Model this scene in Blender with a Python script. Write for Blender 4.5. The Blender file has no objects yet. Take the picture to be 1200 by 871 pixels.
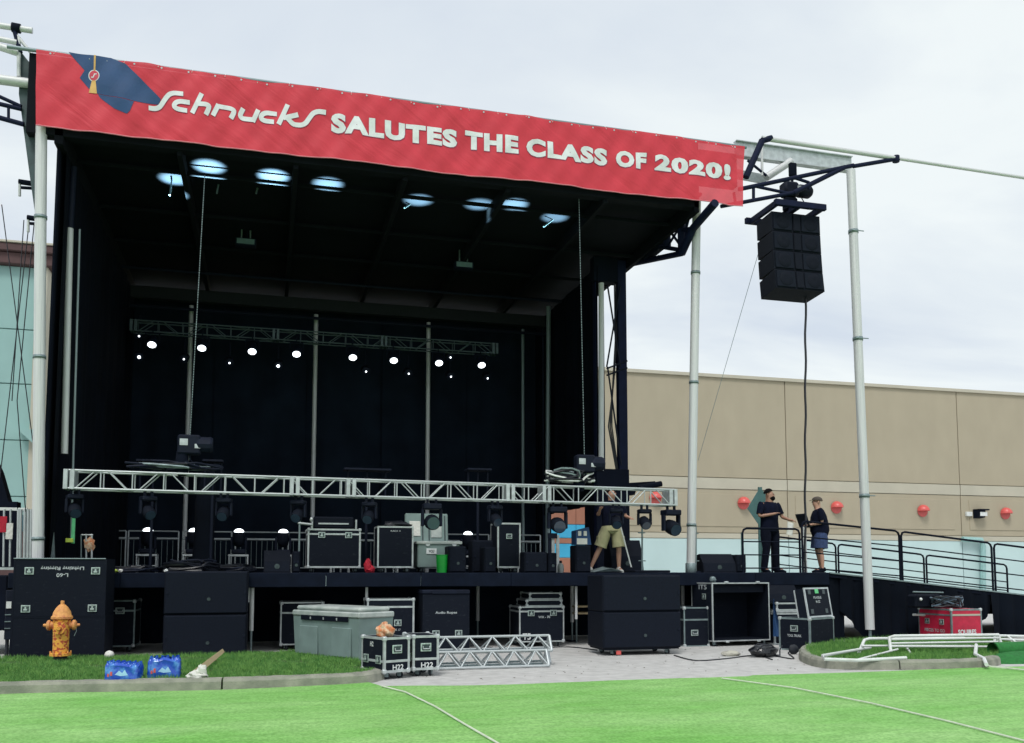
import bpy, bmesh, math, random
from mathutils import Vector, Matrix, Euler
from math import radians as R, sin, cos, pi, tan
random.seed(7)
S = bpy.context.scene
COL = S.collection

# ---------------------------------------------------------------- camera
F, CXP, HOR, EYE = 1070.0, 600.0, 670.0, 1.52
PITCH, YAW = R(4.8), R(15.0)
CYP = HOR - F*tan(PITCH)
cam = bpy.data.cameras.new("camera"); camo = bpy.data.objects.new("camera", cam); COL.objects.link(camo)
cam.sensor_width = 36; cam.lens = F/1200*36; cam.shift_y = (CYP-435.5)/1200
cam.clip_start = .1; cam.clip_end = 3000
camo.location = (0, 0, EYE); camo.rotation_euler = (R(90)+PITCH, 0, -YAW)
S.camera = camo
ROT = Euler((R(90)+PITCH, 0, -YAW)).to_matrix()

# ---------------------------------------------------------------- world, sun, exposure
SUN_EL, SUN_AZ = R(56), R(205)
W = bpy.data.worlds.new("World"); S.world = W; W.use_nodes = True
nt = W.node_tree; N = nt.nodes; Lk = nt.links; N.clear()
out = N.new('ShaderNodeOutputWorld'); sky = N.new('ShaderNodeTexSky'); sky.sky_type = 'NISHITA'
sky.sun_disc = False; sky.sun_elevation = SUN_EL; sky.sun_rotation = SUN_AZ; sky.dust_density = 3
b1 = N.new('ShaderNodeBackground'); b1.inputs[1].default_value = .11; Lk.new(sky.outputs[0], b1.inputs[0])
tc = N.new('ShaderNodeTexCoord'); sep = N.new('ShaderNodeSeparateXYZ'); Lk.new(tc.outputs['Generated'], sep.inputs[0])
ad = N.new('ShaderNodeMath'); ad.operation = 'ADD'; ad.inputs[1].default_value = .22; Lk.new(sep.outputs[2], ad.inputs[0])
mx = N.new('ShaderNodeMath'); mx.operation = 'MAXIMUM'; mx.inputs[1].default_value = .05; Lk.new(ad.outputs[0], mx.inputs[0])
cmb = N.new('ShaderNodeCombineXYZ')
for i in (0, 1):
    dv = N.new('ShaderNodeMath'); dv.operation = 'DIVIDE'; Lk.new(sep.outputs[i], dv.inputs[0]); Lk.new(mx.outputs[0], dv.inputs[1]); Lk.new(dv.outputs[0], cmb.inputs[i])
nz = N.new('ShaderNodeTexNoise'); nz.inputs['Scale'].default_value = 1.15; nz.inputs['Detail'].default_value = 7; nz.inputs['Roughness'].default_value = .52
nz.inputs['Distortion'].default_value = .5
mp = N.new('ShaderNodeMapping'); mp.inputs['Rotation'].default_value = (0, 0, .5); mp.inputs['Scale'].default_value = (1.0, 1.7, 1); mp.inputs['Location'].default_value = (3.1, 1.7, 0)
Lk.new(cmb.outputs[0], mp.inputs[0]); Lk.new(mp.outputs[0], nz.inputs['Vector'])
cr = N.new('ShaderNodeValToRGB'); Lk.new(nz.outputs['Fac'], cr.inputs[0])
cr.color_ramp.elements[0].position = .34; cr.color_ramp.elements[0].color = (.70, .775, .87, 1)
cr.color_ramp.elements[1].position = .62; cr.color_ramp.elements[1].color = (.93, .99, 1.0, 1)
b2 = N.new('ShaderNodeBackground'); b2.inputs[1].default_value = 1.0; Lk.new(cr.outputs[0], b2.inputs[0])
ms = N.new('ShaderNodeMixShader'); ms.inputs[0].default_value = .93
Lk.new(b1.outputs[0], ms.inputs[1]); Lk.new(b2.outputs[0], ms.inputs[2]); Lk.new(ms.outputs[0], out.inputs[0])
sun = bpy.data.lights.new("sun", 'SUN'); sun.energy = 1.9; sun.angle = R(18); sun.color = (1, .965, .92)
suno = bpy.data.objects.new("sun", sun); COL.objects.link(suno)
sd = Vector((sin(SUN_AZ)*cos(SUN_EL), cos(SUN_AZ)*cos(SUN_EL), sin(SUN_EL)))
suno.rotation_euler = sd.to_track_quat('Z', 'Y').to_euler(); suno.location = (0, -5, 30)
S.view_settings.view_transform = 'Standard'; S.view_settings.look = 'None'; S.view_settings.exposure = 0.0; S.view_settings.gamma = 1
S.cycles.max_bounces = 6; S.cycles.transparent_max_bounces = 12

# ---------------------------------------------------------------- survey helpers: a sight line met with a real plane
def ray(px, py): return ROT @ Vector(((px-CXP)/F, -(py-CYP)/F, -1))
def at(px, py, Y):
    d = ray(px, py); t = Y/d.y; return Vector((d.x*t, Y, EYE+d.z*t))
def atx(px, py, X):
    d = ray(px, py); t = X/d.x; return Vector((X, d.y*t, EYE+d.z*t))
def gnd(px, py, z=0):
    d = ray(px, py); t = (z-EYE)/d.z; return Vector((d.x*t, d.y*t, z))
def X(px, Y): return at(px, HOR, Y).x

# ---------------------------------------------------------------- materials
def mat(name, col, rough=.6, metal=0, var=.12, scale=6, bump=0, bscale=60, spec=.5, trans=0, alpha=None, emit=None, streak=None, col2=None, lo=.4, hi=.6):
    m = bpy.data.materials.new(name); m.use_nodes = True
    n = m.node_tree.nodes; l = m.node_tree.links; p = n['Principled BSDF']
    p.inputs['Roughness'].default_value = rough; p.inputs['Metallic'].default_value = metal
    p.inputs['Specular IOR Level'].default_value = spec
    t = n.new('ShaderNodeTexCoord'); mpn = n.new('ShaderNodeMapping'); l.new(t.outputs['Object'], mpn.inputs[0])
    if streak: mpn.inputs['Scale'].default_value = streak
    z = n.new('ShaderNodeTexNoise'); z.inputs['Scale'].default_value = scale; z.inputs['Detail'].default_value = 5; l.new(mpn.outputs[0], z.inputs['Vector'])
    c = n.new('ShaderNodeValToRGB'); l.new(z.outputs['Fac'], c.inputs[0])
    a = [max(0, v*(1-var)) for v in col]; b = [min(1, v*(1+var)) for v in (col2 or col)]
    if col2: a = list(col); b = list(col2)
    c.color_ramp.elements[0].position = lo if col2 else .3; c.color_ramp.elements[0].color = (*a, 1)
    c.color_ramp.elements[1].position = hi if col2 else .7; c.color_ramp.elements[1].color = (*b, 1)
    l.new(c.outputs[0], p.inputs['Base Color'])
    if bump:
        z2 = n.new('ShaderNodeTexNoise'); z2.inputs['Scale'].default_value = bscale; z2.inputs['Detail'].default_value = 4; l.new(t.outputs['Object'], z2.inputs['Vector'])
        bn = n.new('ShaderNodeBump'); bn.inputs['Strength'].default_value = bump; bn.inputs['Distance'].default_value = .02
        l.new(z2.outputs['Fac'], bn.inputs['Height']); l.new(bn.outputs[0], p.inputs['Normal'])
    if emit:
        p.inputs['Emission Color'].default_value = (*emit[0], 1); p.inputs['Emission Strength'].default_value = emit[1]
    if trans: p.inputs['Transmission Weight'].default_value = trans
    if alpha is not None: p.inputs['Alpha'].default_value = alpha
    return m
M = {}
M['black'] = mat('black cloth', (.0035, .006, .0145), .9, var=.25, scale=2, spec=.15)
M['drape'] = mat('stage drape', (.0034, .0056, .0105), .95, var=.3, scale=1.2, spec=.1)
M['ply'] = mat('painted case ply', (.0045, .0075, .0155), .75, col2=(.020, .026, .034), lo=.60, hi=.80, scale=11, streak=(1, 1, 2.2), bump=.12, bscale=160, spec=.16)
M['cab'] = mat('speaker paint', (.0035, .006, .0130), .75, col2=(.014, .019, .026), lo=.62, hi=.80, scale=9, bump=.2, bscale=220, spec=.16)
M['navy'] = mat('navy steel', (.005, .009, .032), .7, metal=.0, var=.25, scale=4, spec=.16)
M['grille'] = mat('grille foam', (.0045, .0078, .0165), .85, var=.2, scale=30, bump=.4, bscale=120, spec=.2)
M['rubber'] = mat('rubber', (.008, .012, .02), .7)
M['steel'] = mat('dark steel', (.0045, .008, .020), .65, metal=.0, var=.3, scale=8, spec=.2)
M['alu'] = mat('aluminium', (.47, .51, .52), .4, metal=.35, var=.18, scale=9)
M['alud'] = mat('dull aluminium', (.20, .26, .27), .5, metal=.4, var=.25, scale=9)
M['galv'] = mat('galvanised pole', (.63, .64, .645), .5, metal=.15, scale=7, col2=(.27, .29, .30), lo=.50, hi=.74, streak=(4, 4, 1.3))
M['white'] = mat('white paint', (.70, .73, .72), .45, col2=(.5, .5, .46), scale=4, lo=.5, hi=.8)
M['letter'] = mat('white lettering', (.66, .69, .70), .6, var=.1)
M['dimletter'] = mat('stencil paint', (.42, .46, .48), .7, var=.3, scale=20)
M['latch'] = mat('latch plate', (.46, .55, .53), .35, metal=.5, var=.3, scale=30)
M['latchin'] = mat('latch recess', (.045, .065, .07), .4, metal=.3, var=.3, scale=30)
M['lens'] = mat('lit lens', (.8, .85, .9), .3, emit=((.88, .95, 1), 3.5))
M['glass'] = mat('dark lens', (.03, .05, .08), .08, var=.1, spec=.8)
M['conc'] = mat('concrete kerb', (.20, .21, .17), .85, scale=5, col2=(.33, .33, .27), bump=.5, bscale=50, lo=.35, hi=.7)
M['ground'] = mat('pale asphalt', (.43, .428, .415), .92, scale=5, col2=(.57, .565, .55), bump=.7, bscale=35, lo=.3, hi=.7)
M['lid'] = mat('grey bin plastic', (.30, .35, .335), .5, scale=4, col2=(.52, .55, .53), lo=.4, hi=.75)
M['bin'] = mat('green grey bin plastic', (.175, .245, .235), .5, var=.15, scale=3)
M['tan'] = mat('tan precast', (.385, .340, .250), .9, var=.04, scale=.9, streak=(1, 1, .5), bump=.15, bscale=12)
M['tanlt'] = mat('light tan precast', (.47, .445, .36), .9, var=.06, scale=.7)
M['aqua'] = mat('pale aqua wall paint', (.49, .64, .64), .85, var=.05, scale=.5)
M['teal'] = mat('teal wall panel', (.27, .44, .42), .8, var=.07, scale=.5)
M['maroon'] = mat('brown cornice', (.085, .045, .045), .8, var=.2, scale=2)
M['brownw'] = mat('brown striped wall', (.33, .145, .095), .85, var=.1, scale=1)
M['bluew'] = mat('blue striped wall', (.045, .36, .58), .8, var=.08, scale=1)
M['redlamp'] = mat('red enamel', (.62, .10, .09), .35, var=.1)
M['redcase'] = mat('red case panel', (.50, .012, .05), .5, var=.15, scale=8)
M['green'] = mat('bright green plastic', (.01, .42, .05), .4)
M['neon'] = mat('yellow green tool', (.42, .55, .06), .4)
M['redcl'] = mat('red cloth', (.42, .01, .03), .8, bump=.5, bscale=30)
M['skin'] = mat('skin', (.48, .27, .19), .5, var=.08)
M['skin2'] = mat('tanned skin', (.34, .18, .125), .5, var=.08)
M['hair'] = mat('dark hair', (.006, .005, .006), .9, spec=.1)
M['hair2'] = mat('brown hair', (.09, .06, .04), .7)
M['shirt'] = mat('navy shirt', (.0045, .0065, .018), .95, spec=.12, var=.25, scale=12, bump=.5, bscale=14)
M['jeans'] = mat('denim', (.028, .050, .13), .9, var=.3, scale=20, bump=.4, bscale=20)
M['trous'] = mat('dark trousers', (.0045, .006, .014), .95, spec=.12, var=.25, scale=12, bump=.4, bscale=14)
M['khaki'] = mat('khaki cloth', (.40, .38, .22), .9, scale=5, var=.15, bump=.5, bscale=12)
M['wood'] = mat('pale wood', (.56, .44, .26), .7, var=.15, scale=6, streak=(1, 12, 12))
M['paper'] = mat('white paper', (.66, .66, .62), .8, var=.1, bump=.8, bscale=18)
M['stone'] = mat('pale stone', (.46, .45, .38), .9, col2=(.30, .29, .26), bump=.6, bscale=20)
M['net'] = mat('orange netting', (.62, .20, .08), .8, col2=(.68, .50, .34), scale=14, bump=.8, bscale=25)
M['water'] = mat('blue wrapped bottles', (.010, .07, .50), .14, scale=11, col2=(.10, .34, .72), lo=.48, hi=.75, bump=.4, bscale=16, spec=.7)
M['mark'] = mat('light blue print', (.35, .62, .85), .4)
M['bag'] = mat('black plastic bag', (.004, .005, .008), .22, bump=.8, bscale=14, spec=.6)
M['blue'] = mat('blue cloth', (.018, .07, .19), .8, bump=.5, bscale=12)
M['sign'] = mat('sign back', (.075, .165, .16), .45, metal=.3, var=.1)
M['cable'] = mat('black cable', (.006, .008, .014), .4)
M['cableg'] = mat('grey cable', (.10, .15, .20), .4)
M['cord'] = mat('white cord', (.62, .66, .55), .7)
M['capb'] = mat('banner navy print', (.016, .060, .165), .7, var=.1, scale=3)
M['capred'] = mat('banner red print', (.56, .05, .09), .6)
M['outline'] = mat('banner outline print', (.30, .05, .11), .7)
M['gold'] = mat('banner gold print', (.62, .38, .12), .7)
M['backdrape'] = mat('backdrop cloth', (.0085, .0140, .0245), .95, var=.25, scale=1.2, spec=.1)
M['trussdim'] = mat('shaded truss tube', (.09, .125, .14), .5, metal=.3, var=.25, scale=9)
M['roofin'] = mat('roof lining', (.0030, .0046, .0085), .9, var=.25, scale=3, spec=.2)
M['roofside'] = mat('roof side skin', (.035, .065, .07), .6, var=.2)
M['grass'] = mat('grass blades', (.06, .20, .035), .6, scale=9, col2=(.17, .36, .08))
M['soil'] = mat('lawn soil', (.055, .085, .025), .95, scale=5, col2=(.05, .14, .03), bump=.6)
M['turfroll'] = mat('rolled turf', (.015, .17, .03), .8, var=.2, scale=20, bump=.8, bscale=120)
def hydr():
    m = mat('weathered hydrant paint', (.80, .40, .06), .6, scale=20, col2=(.44, .07, .03), lo=.49, hi=.56, bump=.4, bscale=30); return m
M['hyd'] = hydr()
M['hydcap'] = mat('faded hydrant bonnet paint', (.72, .34, .10), .65, scale=11, col2=(.46, .14, .07), lo=.45, hi=.7, bump=.4, bscale=30)
def turfmat():
    m = bpy.data.materials.new('artificial turf'); m.use_nodes = True; n = m.node_tree.nodes; l = m.node_tree.links; p = n['Principled BSDF']
    p.inputs['Roughness'].default_value = .75; p.inputs['Specular IOR Level'].default_value = .2
    t = n.new('ShaderNodeTexCoord')
    def noise(sc, stretch, d=4):
        mm = n.new('ShaderNodeMapping'); mm.inputs['Scale'].default_value = stretch; l.new(t.outputs['Object'], mm.inputs[0])
        q = n.new('ShaderNodeTexNoise'); q.inputs['Scale'].default_value = sc; q.inputs['Detail'].default_value = d; l.new(mm.outputs[0], q.inputs['Vector']); return q
    a = noise(.45, (1, 2.2, 1)); b = noise(34, (1, .8, 1), 6); c = noise(7, (.3, 1, 1), 6)
    r = n.new('ShaderNodeValToRGB'); l.new(a.outputs['Fac'], r.inputs[0])
    r.color_ramp.elements[0].position = .3; r.color_ramp.elements[0].color = (.24, .60, .13, 1)
    r.color_ramp.elements[1].position = .7; r.color_ramp.elements[1].color = (.42, .74, .27, 1)
    x = n.new('ShaderNodeMix'); x.data_type = 'RGBA'; x.blend_type = 'MULTIPLY'; x.inputs[0].default_value = .55
    r2 = n.new('ShaderNodeValToRGB'); l.new(b.outputs['Fac'], r2.inputs[0]); r2.color_ramp.elements[0].position = .42; r2.color_ramp.elements[0].color = (.48, .58, .42, 1)
    r2.color_ramp.elements[1].position = .56; r2.color_ramp.elements[1].color = (1.0, 1.0, 1.0, 1)
    l.new(r.outputs[0], x.inputs[6]); l.new(r2.outputs[0], x.inputs[7])
    x2 = n.new('ShaderNodeMix'); x2.data_type = 'RGBA'; x2.blend_type = 'MULTIPLY'; x2.inputs[0].default_value = .45
    l.new(x.outputs[2], x2.inputs[6]); l.new(c.outputs['Fac'], x2.inputs[7]); l.new(x2.outputs[2], p.inputs['Base Color'])
    bn = n.new('ShaderNodeBump'); bn.inputs['Strength'].default_value = .7; bn.inputs['Distance'].default_value = .02; l.new(b.outputs['Fac'], bn.inputs['Height']); l.new(bn.outputs[0], p.inputs['Normal'])
    return m
M['turf'] = turfmat()
def bannermat():
    m = mat('red mesh vinyl', (.62, .048, .072), .55, var=.07, scale=2, spec=.25)
    n = m.node_tree.nodes; l = m.node_tree.links; p = n['Principled BSDF']
    t = n.new('ShaderNodeTexCoord'); m0 = n.new('ShaderNodeMapping'); m0.inputs['Rotation'].default_value = (0, R(52), 0); l.new(t.outputs['Object'], m0.inputs[0])
    mm = n.new('ShaderNodeMapping'); mm.inputs['Scale'].default_value = (2.6, 1, .5)
    l.new(m0.outputs[0], mm.inputs[0])
    q = n.new('ShaderNodeTexNoise'); q.inputs['Scale'].default_value = .8; q.inputs['Detail'].default_value = 4; q.inputs['Distortion'].default_value = .5; l.new(mm.outputs[0], q.inputs['Vector'])
    bn = n.new('ShaderNodeBump'); bn.inputs['Strength'].default_value = 1; bn.inputs['Distance'].default_value = .06; l.new(q.outputs['Fac'], bn.inputs['Height']); l.new(bn.outputs[0], p.inputs['Normal'])
    o = n['Material Output']; tr = n.new('ShaderNodeBsdfTransparent'); mxs = n.new('ShaderNodeMixShader'); mxs.inputs[0].default_value = .07
    l.new(p.outputs[0], mxs.inputs[1]); l.new(tr.outputs[0], mxs.inputs[2]); l.new(mxs.outputs[0], o.inputs[0])
    return m
M['banner'] = bannermat()

# ---------------------------------------------------------------- object helpers
ORG = {}
def tag(o, label=None, cat=None, group=None, kind=None):
    if label: o['label'] = label
    if cat: o['category'] = cat
    if group: o['group'] = group
    if kind: o['kind'] = kind
    return o
def thing(name, label, cat, loc, rz=0, group=None, world=True):
    o = bpy.data.objects.new(name, None); COL.objects.link(o); o.location = loc; o.rotation_euler = (0, 0, rz); o.empty_display_size = .1
    ORG[o.name] = Vector(loc) if world else Vector((0, 0, 0))
    return tag(o, label, cat, group)
def put(name, mesh, parent=None):
    o = bpy.data.objects.new(name, mesh); COL.objects.link(o)
    if parent: o.parent = parent; ORG[o.name] = ORG[parent.name]
    else: ORG[o.name] = Vector((0, 0, 0))
    return o
class MB:
    def __init__(s): s.v = []; s.f = []; s.mi = []; s.m = 0
    def add(s, vs, fs):
        b = len(s.v); s.v += [Vector(v) for v in vs]
        for f in fs: s.f.append(tuple(i+b for i in f)); s.mi.append(s.m)
        return s
    def box(s, x0, x1, y0, y1, z0, z1, c=0, T=None):
        if c:
            xs, ys, zs = (x0, x1), (y0, y1), (z0, z1)
            vs = []; idx = {}
            for i in (0, 1):
                for j in (0, 1):
                    for k in (0, 1):
                        p = Vector((xs[i], ys[j], zs[k])); sx, sy, sz = (c, -c)[i], (c, -c)[j], (c, -c)[k]
                        for a, off in enumerate((Vector((0, sy, sz)), Vector((sx, 0, sz)), Vector((sx, sy, 0)))):
                            idx[(i, j, k, a)] = len(vs); vs.append(p+off)
            g = lambda i, j, k, a: idx[(i, j, k, a)]
            fs = []
            for i in (0, 1):
                q = [g(i, 0, 0, 0), g(i, 1, 0, 0), g(i, 1, 1, 0), g(i, 0, 1, 0)]; fs.append(q if i else q[::-1])
                q = [g(0, i, 0, 1), g(0, i, 1, 1), g(1, i, 1, 1), g(1, i, 0, 1)]; fs.append(q if i else q[::-1])
                q = [g(0, 0, i, 2), g(1, 0, i, 2), g(1, 1, i, 2), g(0, 1, i, 2)]; fs.append(q if i else q[::-1])
            for i in (0, 1):
                for j in (0, 1):
                    q = [g(i, j, 0, 0), g(i, j, 0, 1), g(i, j, 1, 1), g(i, j, 1, 0)]; fs.append(q)
                    q = [g(i, 0, j, 0), g(i, 0, j, 2), g(i, 1, j, 2), g(i, 1, j, 0)]; fs.append(q)
                    q = [g(0, i, j, 1), g(0, i, j, 2), g(1, i, j, 2), g(1, i, j, 1)]; fs.append(q)
                    for k in (0, 1): fs.append([g(i, j, k, 0), g(i, j, k, 1), g(i, j, k, 2)])
        else:
            vs = [(x, y, z) for x in (x0, x1) for y in (y0, y1) for z in (z0, z1)]; vs = [Vector(v) for v in vs]
            fs = [(0, 1, 3, 2), (4, 6, 7, 5), (0, 4, 5, 1), (2, 3, 7, 6), (0, 2, 6, 4), (1, 5, 7, 3)]
        if T: vs = [T @ v for v in vs]
        return s.add(vs, fs)
    def tube(s, pts, r, n=8, cap=True):
        pts = [Vector(p) for p in pts]; k = len(pts); rr = r if isinstance(r, (list, tuple)) else [r]*k
        vs = []; up = None
        for i, p in enumerate(pts):
            d = (pts[min(i+1, k-1)]-pts[max(i-1, 0)]).normalized()
            if up is None: up = Vector((0, 0, 1)) if abs(d.z) < .9 else Vector((1, 0, 0))
            a = d.cross(up).normalized(); b = a.cross(d).normalized(); up = b
            for j in range(n):
                t = 2*pi*j/n; vs.append(p+(a*cos(t)+b*sin(t))*rr[i])
        fs = [(i*n+j, i*n+(j+1) % n, (i+1)*n+(j+1) % n, (i+1)*n+j) for i in range(k-1) for j in range(n)]
        if cap: fs += [tuple(range(n))[::-1], tuple((k-1)*n+j for j in range(n))]
        return s.add(vs, fs)
    def loft(s, secs, n=14):                       # secs: (centre, rx, ry) horizontal-ish ellipses along the path
        k = len(secs); vs = []
        for i, (c, rx, ry) in enumerate(secs):
            c = Vector(c); a = Vector(secs[min(i+1, k-1)][0])-Vector(secs[max(i-1, 0)][0]); a.normalize()
            xax = Vector((1, 0, 0)); yax = a.cross(xax)
            if yax.length < .3: xax = Vector((0, 1, 0)); yax = a.cross(xax)
            yax.normalize(); xax = yax.cross(a).normalized()
            for j in range(n):
                t = 2*pi*j/n; vs.append(c+xax*cos(t)*rx+yax*sin(t)*ry)
        fs = [(i*n+j, i*n+(j+1) % n, (i+1)*n+(j+1) % n, (i+1)*n+j) for i in range(k-1) for j in range(n)]
        fs += [tuple(range(n))[::-1], tuple((k-1)*n+j for j in range(n))]
        return s.add(vs, fs)
    def lathe(s, prof, c=(0, 0, 0), n=16, T=None):
        vs = []; k = len(prof)
        for r, z in prof:
            for j in range(n):
                t = 2*pi*j/n; v = Vector((r*cos(t), r*sin(t), z))
                vs.append((T @ v if T else v)+Vector(c))
        fs = [(i*n+j, i*n+(j+1) % n, (i+1)*n+(j+1) % n, (i+1)*n+j) for i in range(k-1) for j in range(n)]
        fs += [tuple(range(n))[::-1], tuple((k-1)*n+j for j in range(n))]
        return s.add(vs, fs)
    def prism(s, poly, off):                       # poly: 3D points, extruded by off
        poly = [Vector(p) for p in poly]; o = Vector(off); k = len(poly)
        return s.add(poly+[p+o for p in poly], [tuple(range(k)), tuple(range(2*k-1, k-1, -1))]+[(i, i+k, (i+1) % k+k, (i+1) % k) for i in range(k)])
    def grid(s, fn, nu, nv):
        vs = [fn(i/nu, j/nv) for i in range(nu+1) for j in range(nv+1)]
        return s.add(vs, [(i*(nv+1)+j, (i+1)*(nv+1)+j, (i+1)*(nv+1)+j+1, i*(nv+1)+j+1) for i in range(nu) for j in range(nv)])
    def blob(s, c, rx, ry, rz, n=14, m=9, jit=.12, seed=1):
        rd = random.Random(seed); ph = [rd.uniform(0, 6.28) for _ in range(6)]
        def fn(u, v):
            t = 2*pi*u; p = pi*(v-.5); k = 1+jit*(sin(3*t+ph[0])*cos(2*p+ph[1])+.6*sin(5*t+ph[2]+3*p)+.5*cos(7*p+ph[3]+2*t))
            return Vector((c[0]+rx*k*cos(t)*cos(p), c[1]+ry*k*sin(t)*cos(p), c[2]+rz*k*sin(p)))
        return s.grid(fn, n, m)
    def build(s, name, mats, parent=None, smooth=False):
        if not isinstance(mats, (list, tuple)): mats = [mats]
        off = ORG[parent.name] if parent else Vector((0, 0, 0))
        me = bpy.data.meshes.new(name); me.from_pydata([v-off for v in s.v], [], s.f)
        for q in mats: me.materials.append(M[q] if isinstance(q, str) else q)
        me.polygons.foreach_set('material_index', s.mi)
        bm = bmesh.new(); bm.from_mesh(me); bmesh.ops.remove_doubles(bm, verts=bm.verts, dist=1e-5); bmesh.ops.recalc_face_normals(bm, faces=bm.faces); bm.to_mesh(me); bm.free()
        if smooth:
            me.polygons.foreach_set('use_smooth', [True]*len(me.polygons))
            try: me.set_sharp_from_angle(angle=R(40))
            except Exception: pass
        me.update(); return put(name, me, parent)
_unit = {}
def unit_cyl(m, n=10):
    if (m, n) not in _unit:
        b = MB(); b.tube([(0, 0, 0), (0, 0, 1)], 1, n)
        me = bpy.data.meshes.new('rod'); me.from_pydata(b.v, [], b.f); me.materials.append(M[m] if isinstance(m, str) else m)
        me.polygons.foreach_set('use_smooth', [len(f) == 4 for f in b.f]); _unit[(m, n)] = me
    return _unit[(m, n)]
def rod(name, p, q, r, m, parent, n=10):
    p, q = Vector(p), Vector(q); o = put(name, unit_cyl(m, n), parent); d = q-p
    o.location = p-ORG[parent.name]; o.rotation_mode = 'QUATERNION'; o.rotation_quaternion = d.to_track_quat('Z', 'Y'); o.scale = (r, r, d.length)
    return o
_cache = {}
def inst(key, fn, name, parent, loc, rot=(0, 0, 0), scale=1):
    if key not in _cache:
        o = fn(); _cache[key] = o.data; bpy.data.objects.remove(o)
    o = put(name, _cache[key], parent); o.location = Vector(loc)-ORG[parent.name]; o.rotation_euler = rot
    o.scale = (scale,)*3 if not isinstance(scale, (tuple, list)) else scale
    return o
def kids(o): return [c for c in bpy.data.objects if c.parent == o]
def copy_tree(o, loc=None, rz=None, label=None, parent=None):
    c = o.copy(); COL.objects.link(c)
    if parent: c.parent = parent
    if loc is not None: c.location = loc
    if rz is not None: c.rotation_euler = (0, 0, rz)
    if label: c['label'] = label
    ORG[c.name] = ORG.get(o.name, Vector((0, 0, 0)))
    for k in kids(o): copy_tree(k, parent=c)
    return c
def textmesh(s, bold=0, shear=0, space=1):
    cu = bpy.data.curves.new('lettering', 'FONT'); cu.body = s; cu.size = 1; cu.offset = bold; cu.shear = shear; cu.space_character = space; cu.fill_mode = 'FRONT'; cu.resolution_u = 3
    o = bpy.data.objects.new('lettering', cu); COL.objects.link(o); bpy.context.view_layer.update()
    me = bpy.data.meshes.new_from_object(o.evaluated_get(bpy.context.evaluated_depsgraph_get())); bpy.data.objects.remove(o)
    vs = [v.co.copy() for v in me.vertices]; fs = [tuple(p.vertices) for p in me.polygons]
    x0 = min(v.x for v in vs); x1 = max(v.x for v in vs); y0 = min(v.y for v in vs); y1 = max(v.y for v in vs)
    return [Vector(((v.x-x0)/(x1-x0), (v.y-y0)/(y1-y0), 0)) for v in vs], fs
def text(s, parent, c, w, h, m='dimletter', face='front', flip=False, bold=.02, name='lettering'):
    vs, fs = textmesh(s, bold); b = MB(); c = Vector(c)
    k = -1 if flip else 1; out_ = []
    for v in vs:
        u, t = (v.x-.5)*w*k, (v.y-.5)*h*k
        out_.append(c+(Vector((u, 0, t)) if face == 'front' else Vector((0, -u, t))))
    b.add(out_, fs); return b.build(name, m, parent)

# ================================================================ SETTING
g = MB(); g.grid(lambda u, v: Vector((-300+600*u, -60+500*v, 0)), 4, 4); tag(g.build('ground', 'ground'), kind='structure')
TE = 12.22
lk = [gnd(px, py) for px, py in ((-330, 836), (-60, 819), (22, 814), (150, 811), (260, 809), (340, 806), (405, 803), (436, 800), (452, 795))]
def turf_edge(x):
    if x < lk[-2].x:
        for p, q in zip(lk, lk[1:]):
            if p.x <= x <= q.x: return p.y+(q.y-p.y)*(x-p.x)/(q.x-p.x)+.06
        return lk[0].y
    return 12.05+.2*max(0, 1-(x-lk[-2].x)/1.5)+.03*sin(x*1.7)+.012*sin(x*7) if x < 6.8 else 12.14
def turf_fn(u, v):
    x = -30+75*u; y = -12+(turf_edge(x)+12)*v
    return Vector((x, y, .012+.006*sin(x*1.3)*sin(y*1.1)))
g = MB(); g.grid(turf_fn, 500, 12); tag(g.build('artificial_turf', 'turf', smooth=True), kind='structure')
# turf seam cords
for pts, lab in (([(447, 804), (475, 811), (510, 828), (545, 849), (592, 876)], 'thin white cord curving over the bright turf from the pair of small flight cases'),
                 ([(846, 795), (930, 806), (1020, 824), (1110, 845), (1215, 872)], 'straight white cord across the bright turf in front of the open-fronted case')):
    b = MB(); ps = [gnd(*p, .03) for p in pts]; b.tube(ps, .010, 6); tag(b.build('white_cord', 'cord', smooth=True), lab, 'cord', 'cords lying on the turf')
# grassy islands with kerbs
def island(name, outline, kerb_pts, glab):
    root = put(name, None) if False else None
    n = len(outline); b = MB(); b.prism([(p.x, p.y, .115) for p in outline], (0, 0, -.13)); isl = b.build(name, 'soil'); tag(isl, kind='structure')
    kb = bpy.data.objects.new('kerb', None); COL.objects.link(kb); tag(kb, kind='structure'); ORG[kb.name] = Vector((0, 0, 0))
    for i, seg in enumerate(kerb_pts):
        c = MB(); vs = []; k = len(seg)
        prof = [(-.02, 0), (-.01, .11), (.02, .145), (.14, .15), (.17, .13), (.17, 0)]
        for j, p in enumerate(seg):
            d = (seg[min(j+1, k-1)]-seg[max(j-1, 0)]); d.z = 0; d.normalize(); nn = Vector((-d.y, d.x, 0))
            q = p.copy()
            if j == 0: q += d*.012
            if j == k-1: q -= d*.012
            for a, h in prof: vs.append(q+nn*a+Vector((0, 0, h+random.uniform(-.004, .004))))
        m_ = len(prof); fs = [(j*m_+a, j*m_+(a+1) % m_, (j+1)*m_+(a+1) % m_, (j+1)*m_+a) for j in range(k-1) for a in range(m_)]
        fs += [tuple(range(m_)), tuple((k-1)*m_+a for a in range(m_))]
        c.add(vs, fs); c.build('kerb_stone', 'conc', kb)
    return isl
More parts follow.
